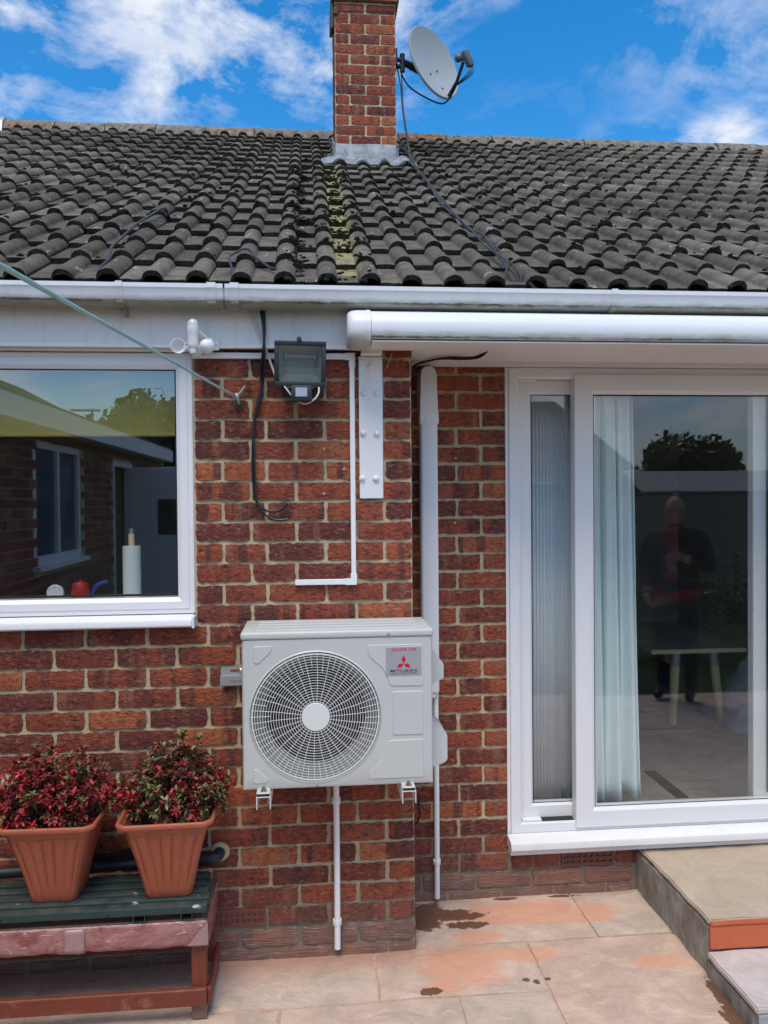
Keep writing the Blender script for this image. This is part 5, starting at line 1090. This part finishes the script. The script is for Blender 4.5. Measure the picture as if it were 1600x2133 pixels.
pr_ = empty('paper_towel_roll', 'white paper towel roll on a wooden holder inside the kitchen window', 'paper towel', (-.686, .17, 1.318))
b = MB(); b.lathe([(.010, .012), (.033, .012), (.0335, .10), (.033, .205), (.012, .205)], 28); b.obj('roll', PAPER, pr_, True)
b = MB(); b.lathe([(.0, .0), (.045, .0), (.045, .011), (.011, .0112), (.011, .252), (0, .252)], 20); b.obj('holder', OAK, pr_, True, 30); b = MB(); b.lathe([(.0, .2525), (.0095, .2525), (.0095, .272), (0, .273)], 16); b.obj('steel_tip', STEEL, pr_, True)
b = MB(); b.lathe([(.0, 0), (.026, 0), (.033, .038), (.033, .044), (.028, .045), (.028, .062), (.022, .070), (.006, .071), (.004, .078), (0, .079)], 24, Matrix.Translation((-.875, .16, 1.3185))); tag(b.obj('red_jar', REDPL, None, True), 'red plastic lidded jar on the kitchen window board', 'jar')
b = MB(); b.tube([(-.845, .20, 1.330), (-.835, .20, 1.362), (-.812, .20, 1.381), (-.785, .20, 1.386)], .0065, 8, smoothn=5); b.tube([(-.845, .20, 1.319), (-.845, .20, 1.332)], [.014, .007], 8); tag(b.obj('blue_scoop', BLUEPL, None, True), 'curved blue plastic handle behind the red jar', 'utensil')
tmr = empty('white_timer', 'round white dial timer standing on the kitchen window board', 'timer', (-.968, .16, 1.350))
b = MB(); b.lathe([(.0, -.012), (.030, -.012), (.032, 0), (.030, .004), (0, .005)], 28, Matrix.Rotation(R(90), 4, 'X')); b.obj('dial', WHPL, tmr, True)
for a in (40, 90, 140): b = MB(); b.lathe([(.0025, .004), (.0025, .0065), (0, .0065)], 8, Matrix.Translation((.022*math.cos(R(a)), 0, .022*math.sin(R(a)))) @ Matrix.Rotation(R(90), 4, 'X')); b.obj('mark', GALV, tmr)
# vertical blind, curtain and table in the living room
VB = plain('pale blue-grey blind slat', (.84, .87, .88), .8, var=.04); CURT = plain('pale duck egg curtain', (.74, .84, .83), .85, var=.05, scale=4)
vb = empty('vertical_blind', 'stack of pale blue-grey vertical blind slats behind the narrow fixed pane', 'blind')
vr = random.Random(6)
b = MB(); b.rbox(.885, 1.30, REC+.112, REC+.148, 2.165, 2.190, .004, 1); b.obj('head_rail', PVC, vb)
for i in range(17):
    x = .905+i*.0150; b = MB(); w = .0098; vs = []
    for z in (.285, 2.165):
        for k in range(5): u = -1+2*k/4; vs.append((u*w, .0025*(1-u*u), z))
    b.add(vs, [(k, k+1, 6+k, 5+k) for k in range(4)]); o = b.obj('slat', VB, vb, True, 60, False); md = o.modifiers.new('thickness', 'SOLIDIFY'); md.thickness = .0012; o.location = (x, REC+.130, 0); o.rotation_euler = (0, 0, R(14+vr.uniform(-12, 12)))
def curtain(label, x0, x1, xb1, y, z0, z1, folds, seed):
    vs = []; nu, nz = 90, 24
    for j in range(nz+1):
        f = j/nz; z = z1+(z0-z1)*f
        for i in range(nu+1):
            u = i/nu; xr = x1+(xb1-x1)*f; x = x0+(xr-x0)*u; ph = u*folds*2*math.pi; a = .030*(.55+.45*f); yv = y+a*math.sin(ph+.5*math.sin(f*3+seed))+.012*math.sin(ph*2.3+f*2+seed)
            vs.append((x+.010*math.cos(ph), yv, z+(.012*math.sin(ph*.5) if j == nz else 0)))
    k = nu+1; b = MB(); b.add(vs, [(j*k+i, j*k+i+1, (j+1)*k+i+1, (j+1)*k+i) for j in range(nz) for i in range(nu)]); o = b.obj('curtain', CURT, None, True, 80, False); md = o.modifiers.new('thickness', 'SOLIDIFY'); md.thickness = .002; return tag(o, label, 'curtain')
curtain('long pale blue-green curtain hanging just inside the sliding door', 1.20, 1.446, 1.488, REC+.165, .335, 2.20, 3.4, 1)
tbl = empty('dining_table', 'table with grey top and tapered wooden legs standing inside the patio door', 'table')
b = MB(); b.rbox(2.15, 2.78, 1.93, 3.05, .692, .722, .004, 1); b.obj('table_top', plain('grey laminate', (.34, .345, .35), .35), tbl); b = MB(); b.box(2.149, 2.781, 1.929, 1.9325, .6935, .7195); b.obj('front_edge', OAK, tbl)
for x, y, dx in ((2.335, 2.0, -.015), (2.60, 2.0, .045), (2.25, 2.95, -.02), (2.70, 2.95, .03)):
    b = MB(); b.tube([(x, y, .60), (x+dx, y, .225)], [.030, .022], 14); lg = b.obj('leg', OAK, tbl, True); b = MB(); b.tube([(x-dx*.25, y, .700), (x, y, .60)], [.031, .0305], 14); b.obj('leg_socket', GALV, lg, True)
b = MB(); b.box(1.765, 1.825, .78, 1.16, .2205, .225); tag(b.obj('floor_strip', DARK), 'dark strip lying on the carpet inside the patio door', 'strip')
bx_ = empty('storage_box', 'dark blue storage box on the floor under the dining table', 'box', (2.35, 2.7, .22)); b = MB(); b.rbox(-.22, .22, -.16, .16, 0, .24, .02, 2); b.obj('tub', plain('navy plastic', (.012, .016, .05), .5), bx_, True); b = MB(); b.rbox(-.23, .23, -.17, .17, .2405, .265, .008, 2); b.obj('lid', plain('dark lid plastic', (.02, .022, .03), .5), bx_, True)
b = MB(); rb_ = random.Random(12); vs = []; nx, ny = 18, 12
for j in range(ny+1):
    for i in range(nx+1): u, v = i/nx, j/ny; hgt = .10*math.sin(math.pi*u)*math.sin(math.pi*v); vs.append((2.62+.55*u, 1.75+.6*v, .225+max(.0, hgt*4+.05*mn.noise(Vector((u*9, v*9, 1))))))
k = nx+1; b.add(vs, [(j*k+i, j*k+i+1, (j+1)*k+i+1, (j+1)*k+i) for j in range(ny) for i in range(nx)]); o = b.obj('plastic_sheet_heap', plain('crumpled clear sheet', (.42, .43, .46), .3, bump=.01, bscale=30), None, True, 30, False); tag(o, 'crumpled pale plastic sheet heaped beside the dining table', 'plastic sheet')
#PART3
# ------------------------------------------------------------------ garden side of the place, seen in the glass
rg = random.Random(31)
# side wing of the bungalow, standing out towards the garden on the window side
wing = empty('side_wing', 'brick side wing with flat roof and white door reflected in the kitchen window', 'building')
WX = -2.10
def wing_piece(y0, y1, z0, z1): return (WX-.2, WX-.006, y0, y1, z0, z1)
b = MB()
for y0, y1, z0, z1 in [(-3.28, -.20, 0, 2.26), (-4.52, -3.28, 0, 1.20), (-5.70, -4.52, 0, 2.26), (-8.1, -6.62, 0, 2.26), (-4.52, -3.28, 2.19, 2.26), (-6.62, -5.70, 2.14, 2.26)]: b.box(*wing_piece(y0, y1, z0, z1))
b.box(-5.4, -5.2, -8.1, -.2, 0, 2.26); b.box(-5.2, WX-.2, -8.1, -7.9, 0, 2.26); b.obj('wall', MORTAR, wing)
b = MB()
for k in range(30):
    z = .035+k*.075; y = -8.08-(.11 if k % 2 else 0)
    while y < -.22:
        y1 = y+.215
        hit = (-4.55 < (y+y1)/2 < -3.25 and 1.15 < z < 2.2) or (-6.65 < (y+y1)/2 < -5.68 and z < 2.16)
        if not hit: b.box(WX-.05, WX+rg.uniform(-.001, .002), y+.005, y1-.005, z-.0325, z+.0325)
        y = y1
tag(b.obj('wing_bricks', BRICK, wing), 'courses of brick on the side wing', kind='stuff')
b = MB(); b.box(-5.6, WX+.16, -8.3, -.19, 2.262, 2.30); b.obj('roof_deck', SOFFIT, wing)
b = MB(); b.box(WX+.1605, WX+.185, -8.3, -.19, 2.245, 2.40); b.box(-5.6, WX+.185, -8.325, -8.3005, 2.245, 2.40); b.obj('roof_fascia', PVC, wing)
b = MB(); b.box(-5.6, WX+.16, -8.3, -.19, 2.301, 2.43); b.obj('roof_felt', DARK, wing)
b = MB(); b.add([(-5.4, -3.2, 2.431), (-2.35, -3.2, 2.431), (-3.9, -3.2, 3.25), (-5.4, -8.2, 2.431), (-2.35, -8.2, 2.431), (-3.9, -8.2, 3.25)], [(0, 1, 2), (5, 4, 3), (1, 4, 5, 2), (2, 5, 3, 0)]); b.obj('upper_roof', TILE, wing)
wwin = bpy.data.objects.new('window', None); COL.objects.link(wwin); wwin.parent = wing
b = MB()
for (y0, y1, z0, z1) in [(-4.52, -3.28, 1.20, 1.27), (-4.52, -3.28, 2.12, 2.19), (-4.52, -4.45, 1.27, 2.12), (-3.35, -3.28, 1.27, 2.12), (-3.93, -3.87, 1.27, 2.12)]: b.box(WX-.07, WX-.01, y0, y1, z0, z1)
b.obj('frame', PVC, wwin); b = MB(); b.box(WX-.07, WX+.06, -4.58, -3.22, 1.165, 1.1995); b.obj('sill', PVC, wwin)
b = MB(); b.box(WX-.045, WX-.040, -4.46, -3.34, 1.26, 2.13); b.obj('pane', plain('dark blue glass', (.03, .07, .12), .08), wwin)
wd = bpy.data.objects.new('door', None); COL.objects.link(wd); wd.parent = wing
b = MB(); b.box(WX-.08, WX+.005, -6.62, -6.56, 0, 2.14); b.box(WX-.08, WX+.005, -5.76, -5.70, 0, 2.14); b.box(WX-.08, WX+.005, -6.56, -5.76, 2.08, 2.14); b.obj('frame', PVC, wd)
b = MB(); b.rbox(WX+.01, WX+.80, -6.62, -6.575, .06, 2.10, .004, 1); lf_ = b.obj('leaf', PVC, wd)
b = MB(); b.box(WX+.30, WX+.66, -6.5745, -6.57, 1.30, 1.72); b.obj('door_light', plain('dark door glass', (.05, .055, .06), .1), lf_); b = MB(); b.rbox(WX+.70, WX+.72, -6.574, -6.53, 1.02, 1.14, .004, 1); b.obj('handle', STEEL, lf_)
b = MB(); b.box(WX-1.2, WX-.205, -6.56, -5.76, 0, 2.2); b.obj('dark_doorway', DARK, wd)
ae = empty('tv_aerial', 'long television aerial on the wing roof reflected in the kitchen window', 'aerial'); b = MB(); b.tube([(-2.65, -7.0, 2.43), (-2.65, -7.0, 2.84)], .012, 8); b.obj('mast', GALV, ae); b = MB(); b.rbox(-2.90, -2.55, -7.02, -6.98, 2.80, 2.83, .005, 1)
for i in range(16): b.rbox(-2.90+i*.021, -2.897+i*.021, -7.09, -6.91, 2.813, 2.817, .0005, 1)
b.obj('array', GALV, ae)
# fence
fe = empty('fence', 'tall grey-brown board fence across the back of the garden', 'fence', (0, 0, 0)); FB = wood_mat('weathered fence board', (.30, .255, .205), .2, 2)
for i in range(104):
    x = -1.2+i*.118; b = MB(); h = 1.72+rg.uniform(-.01, .01); b.rbox(x, x+.125, -8.48+(.008 if i % 2 else 0), -8.462+(.008 if i % 2 else 0), .03, h, .002, 1); b.obj('board', FB, fe)
for i in range(8): b = MB(); x = -1.2+i*1.75; b.box(x-.05, x+.05, -8.60, -8.50, -.03, 1.80); b.obj('post', FB, fe)
b = MB(); b.box(-1.2, 11.1, -8.515, -8.485, .4, .48); b.obj('arris_rail', FB, fe); b = MB(); b.box(-1.2, 11.1, -8.515, -8.485, 1.35, 1.43); b.obj('arris_rail', FB, fe)
# shed
sh = empty('garden_shed', 'red-brown garden shed with pale felt roof behind the fence', 'shed'); SHW = wood_mat('shed cladding', (.16, .05, .035), .2)
for k in range(13): b = MB(); b.box(5.6, 10.2, -9.25-.002*(k % 2), -9.22, .02+k*.14, .02+k*.14+.145); b.obj('cladding_board', SHW, sh)
b = MB(); b.box(5.6, 10.2, -10.6, -9.255, .02, 1.82); b.obj('carcass', SHW, sh)
b = MB(); b.add([(5.45, -9.10, 1.80), (10.35, -9.10, 1.80), (10.35, -9.93, 2.16), (5.45, -9.93, 2.16), (5.45, -10.76, 1.80), (10.35, -10.76, 1.80), (5.45, -9.10, 1.77), (10.35, -9.10, 1.77), (10.35, -9.93, 2.13), (5.45, -9.93, 2.13)], [(0, 1, 2, 3), (3, 2, 5, 4), (6, 9, 8, 7), (0, 6, 7, 1), (0, 3, 9, 6), (1, 7, 8, 2)]); b.obj('roof', plain('pale roofing felt', (.30, .31, .32), .8), sh)
# neighbouring bungalow beyond the fence
nb = empty('neighbour_house', 'neighbouring grey-roofed bungalow beyond the garden fence', 'house')
b = MB(); b.box(.5, 7.2, -22, -14.4, 0, 2.4); b.obj('wall', MORTAR, nb); b = MB(); b.add([(.2, -14.1, 2.35), (7.5, -14.1, 2.35), (6.8, -18, 4.4), (.9, -18, 4.4), (.2, -22.2, 2.35), (7.5, -22.2, 2.35)], [(0, 1, 2, 3), (3, 2, 5, 4), (1, 5, 2), (0, 3, 4)]); b.obj('roof', TILE, nb)
for x in (1.5, 4.6): b = MB(); b.box(x, x+1.5, -14.41, -14.38, 1.0, 2.1); wf = b.obj('window', PVC, nb); b = MB(); b.box(x+.08, x+1.42, -14.379, -14.370, 1.08, 2.02); b.obj('pane', ACDARK, wf)
# trees
def tree(label, x, y, h, w, seed, nleaf=2600, trunk=.35):
    rg = random.Random(seed); t = empty('tree', label, 'tree', (x, y, 0), 'trees beyond the garden'); b = MB(); b.tube([(0, 0, -.05), (.1, 0, h*.3), (0, .1, h*.62), (.05, 0, h*.9)], [.16*trunk/.35, .03], 8, smoothn=3)
    lobes = []
    for i in range(15):
        a = rg.uniform(0, 6.28); r = w*.5*math.sqrt(rg.random())*.75; z = h*(.42+.46*rg.random()*(1-r/w)); c = Vector((r*math.cos(a), r*math.sin(a), z)); lobes.append((c, w*rg.uniform(.14, .24))); b.tube([(0, 0, h*rg.uniform(.25, .5)), c*.6+Vector((0, 0, h*.15)), c], [.05, .012], 5, smoothn=2)
    b.obj('trunk', BARK, t, True); lf = MB()
    for i in range(nleaf):
        c, r = rg.choice(lobes); d = Vector((rg.gauss(0, 1), rg.gauss(0, 1), rg.gauss(0, .8))); d = d.normalized()*r*(rg.random()**.4); p = c+d; s = w*rg.uniform(.012, .026); n_ = Vector((rg.gauss(0, 1), rg.gauss(0, 1), rg.gauss(0, 1))).normalized(); o1 = n_.orthogonal().normalized(); o2 = n_.cross(o1)
        lf.add([p-o1*s*1.6, p-o2*s, p+o1*s*1.6, p+o2*s], [(0, 1, 2, 3)], rg.randrange(2))
    lf.obj('crown', GREENLEAF, t, fix=False); return t
tree('broad dark tree reflected in the patio door above the fence', 19.4, -36.3, 5.4, 5.6, 1, 5200); tree('smaller dark tree beside the broad one reflected at the door edge', 24.6, -36.0, 3.9, 3.6, 2)
tree('tall spreading tree reflected in the kitchen window behind the wing', -6.3, -27.0, 6.3, 5.2, 3, 5200)
def bush(label, x, y, h, w, seed):
    rg = random.Random(seed); t = empty('garden_bush', label, 'bush', (x, y, 0), 'bushes along the fence'); b = MB(); lf = MB()
    for i in range(26):
        a = rg.uniform(0, 6.28); r = w*.5*math.sqrt(rg.random()); tip = Vector((r*math.cos(a), r*math.sin(a), h*rg.uniform(.5, 1))); b.tube([(0, 0, 0), tip*.5+Vector((0, 0, h*.1)), tip], [.012, .003], 4, smoothn=2)
        for k in range(44):
            p = tip*rg.uniform(.4, 1.05)+Vector((rg.gauss(0, .06), rg.gauss(0, .06), rg.gauss(0, .06))); s = rg.uniform(.012, .024); n_ = Vector((rg.gauss(0, 1), rg.gauss(0, 1), rg.gauss(0, 1))).normalized(); o1 = n_.orthogonal().normalized(); o2 = n_.cross(o1); lf.add([p-o1*s*1.7, p-o2*s, p+o1*s*1.7, p+o2*s], [(0, 1, 2, 3)], rg.randrange(2))
    b.obj('stems', BARK, t); lf.obj('foliage', GREENLEAF, t, fix=False)
bush('dark rounded bush close behind the standing man', 3.95, -4.6, 1.15, 1.3, 14); bush('wide dark bush beyond the standing man towards the shed', 5.0, -4.9, 1.05, 1.5, 15)
bush('low green bush by the fence left of the standing man', 4.3, -7.6, 1.2, 1.3, 4); bush('taller green bush by the fence near the shed', 7.6, -6.9, 1.4, 1.2, 5); bush('green bush beside the wing window', -1.85, -2.9, .95, .55, 6)
# the man standing on the patio, seen only in the glass
SKIN = plain('skin', (.42, .24, .18), .55); JACKET = plain('black jacket cloth', (.012, .011, .016), .8); SHIRT = plain('crimson shirt cloth', (.30, .012, .045), .8); TROUS = plain('black trouser cloth', (.011, .011, .013), .85); SHOE = plain('black shoe leather', (.012, .011, .010), .5)
man = empty('person', 'bald man in black jacket and crimson top standing on the patio, reflected in the glass', 'person', (3.04, -2.76, 0)); man.rotation_euler = (0, 0, R(38))
J = {'pel': (0, 0, .90), 'wst': (0, .01, 1.06), 'chs': (0, .0, 1.26), 'nck': (0, -.01, 1.43), 'nk2': (0, .015, 1.50), 'sr': (.195, 0, 1.36), 'sl': (-.195, 0, 1.36), 'er': (.27, -.05, 1.10), 'el': (-.27, -.03, 1.10), 'wr': (.10, .20, 1.20), 'wl': (-.20, .16, .90), 'hr': (.10, 0, .86), 'hl': (-.10, 0, .86), 'kr': (.11, .02, .48), 'kl': (-.11, .02, .48), 'ar': (.11, -.02, .09), 'al': (-.11, -.02, .09), 'tr': (.13, .15, .035), 'tl': (-.13, .15, .035)}
RAD = {'pel': .185, 'wst': .195, 'chs': .190, 'nck': .075, 'nk2': .060, 'sr': .088, 'sl': .088, 'er': .068, 'el': .068, 'wr': .042, 'wl': .042, 'hr': .105, 'hl': .105, 'kr': .072, 'kl': .072, 'ar': .05, 'al': .05, 'tr': .036, 'tl': .036}
E_ = [('pel', 'wst'), ('wst', 'chs'), ('chs', 'nck'), ('nck', 'nk2'), ('chs', 'sr'), ('chs', 'sl'), ('sr', 'er'), ('er', 'wr'), ('sl', 'el'), ('el', 'wl'), ('pel', 'hr'), ('pel', 'hl'), ('hr', 'kr'), ('kr', 'ar'), ('hl', 'kl'), ('kl', 'al'), ('ar', 'tr'), ('al', 'tl')]
K = list(J); me = bpy.data.meshes.new('body'); me.from_pydata([J[k] for k in K], [(K.index(a), K.index(c)) for a, c in E_], []); bo = bpy.data.objects.new('body', me); COL.objects.link(bo)
sk = bo.modifiers.new('skin', 'SKIN'); sk.use_smooth_shade = True
for i, k in enumerate(K): me.skin_vertices[0].data[i].radius = (RAD[k], RAD[k]*(.78 if k in ('pel', 'wst', 'chs') else 1)); me.skin_vertices[0].data[i].use_root = (k == 'pel')
ss = bo.modifiers.new('sub', 'SUBSURF'); ss.levels = 2; ss.render_levels = 2
bpy.context.view_layer.update(); bm_ = bpy.data.meshes.new_from_object(bo.evaluated_get(bpy.context.evaluated_depsgraph_get())); bpy.data.objects.remove(bo)
bm = bmesh.new(); bm.from_mesh(bm_)
def blob(c, sx, sy, sz, seg=16):
    r = bmesh.ops.create_uvsphere(bm, u_segments=seg, v_segments=seg*3//4, radius=1)
    for v in r['verts']: v.co = Vector((c[0]+v.co.x*sx, c[1]+v.co.y*sy, c[2]+v.co.z*sz))
    return r['verts']
hv = blob((0, .035, 1.585), .077, .098, .118, 20)
for v in hv:
    q = v.co-Vector((0, .035, 1.585))
    if q.y > .06 and abs(q.x) < .02 and -.035 < q.z < .02: v.co.y += .018
    if q.z < -.05: v.co.x *= .88; v.co.y += .008
for sx in (-1, 1):
    blob((sx*.079, .03, 1.58), .010, .020, .032, 8)
for hand, d0 in (('wr', Vector((-.75, .55, .2))), ('wl', Vector((.2, .5, -.75)))):
    c = Vector(J[hand]); d = d0.normalized(); sd_ = d.cross(Vector((0, 0, 1))).normalized(); nn = sd_.cross(d)
    blob(c+d*.045, .036, .036, .036, 10)
    for f in range(4):
        p0 = c+d*.075+nn*(-.027+.018*f); pts = [p0, p0+d*(.030)+sd_*.004, p0+d*.045+sd_*.022, p0+d*.040+sd_*(.040-.003*abs(f-1.5))]; tb_ = MB().tube(pts, .0085, 6); vv = [bm.verts.new(v) for v in tb_.v]
        for fc in tb_.f: bm.faces.new([vv[i] for i in fc])
    p0 = c+d*.02+nn*.030; tb_ = MB().tube([p0, p0+d*.025+nn*.018, p0+d*.052+nn*.014+sd_*.012], .0095, 6); vv = [bm.verts.new(v) for v in tb_.v]
    for fc in tb_.f: bm.faces.new([vv[i] for i in fc])
bm.normal_update(); bm.to_mesh(bm_); bm.free(); bm_.materials.clear()
for m_ in (SKIN, JACKET, SHIRT, TROUS, SHOE): bm_.materials.append(m_)
wrv, wlv = Vector(J['wr']), Vector(J['wl'])
for p_ in bm_.polygons:
    c = p_.center; p_.use_smooth = True
    if c.z > 1.475 or (c-wrv).length < .055 or (c-wlv).length < .055 or ((c-wrv).dot(Vector((-.75, .55, .2))) > .02 and (c-wrv).length < .16) or ((c-wlv).dot(Vector((.2, .5, -.75))) > .02 and (c-wlv).length < .16): i = 0
    elif c.z < .085: i = 4
    elif c.z < .86: i = 3
    elif c.z < .93 and abs(c.x) < .24: i = 2
    elif c.y > .05 and abs(c.x) < .055 and c.z > 1.0: i = 2
    else: i = 1
    p_.material_index = i
bm_.update(); link('body', bm_, man)
for sx in (-1, 1): b = MB(); b.lathe([(0, -.007), (.008, -.004), (.008, .004), (0, .007)], 8, Matrix.Translation((sx*.030, .122, 1.595))); b.obj('eye', DARK, man, True)
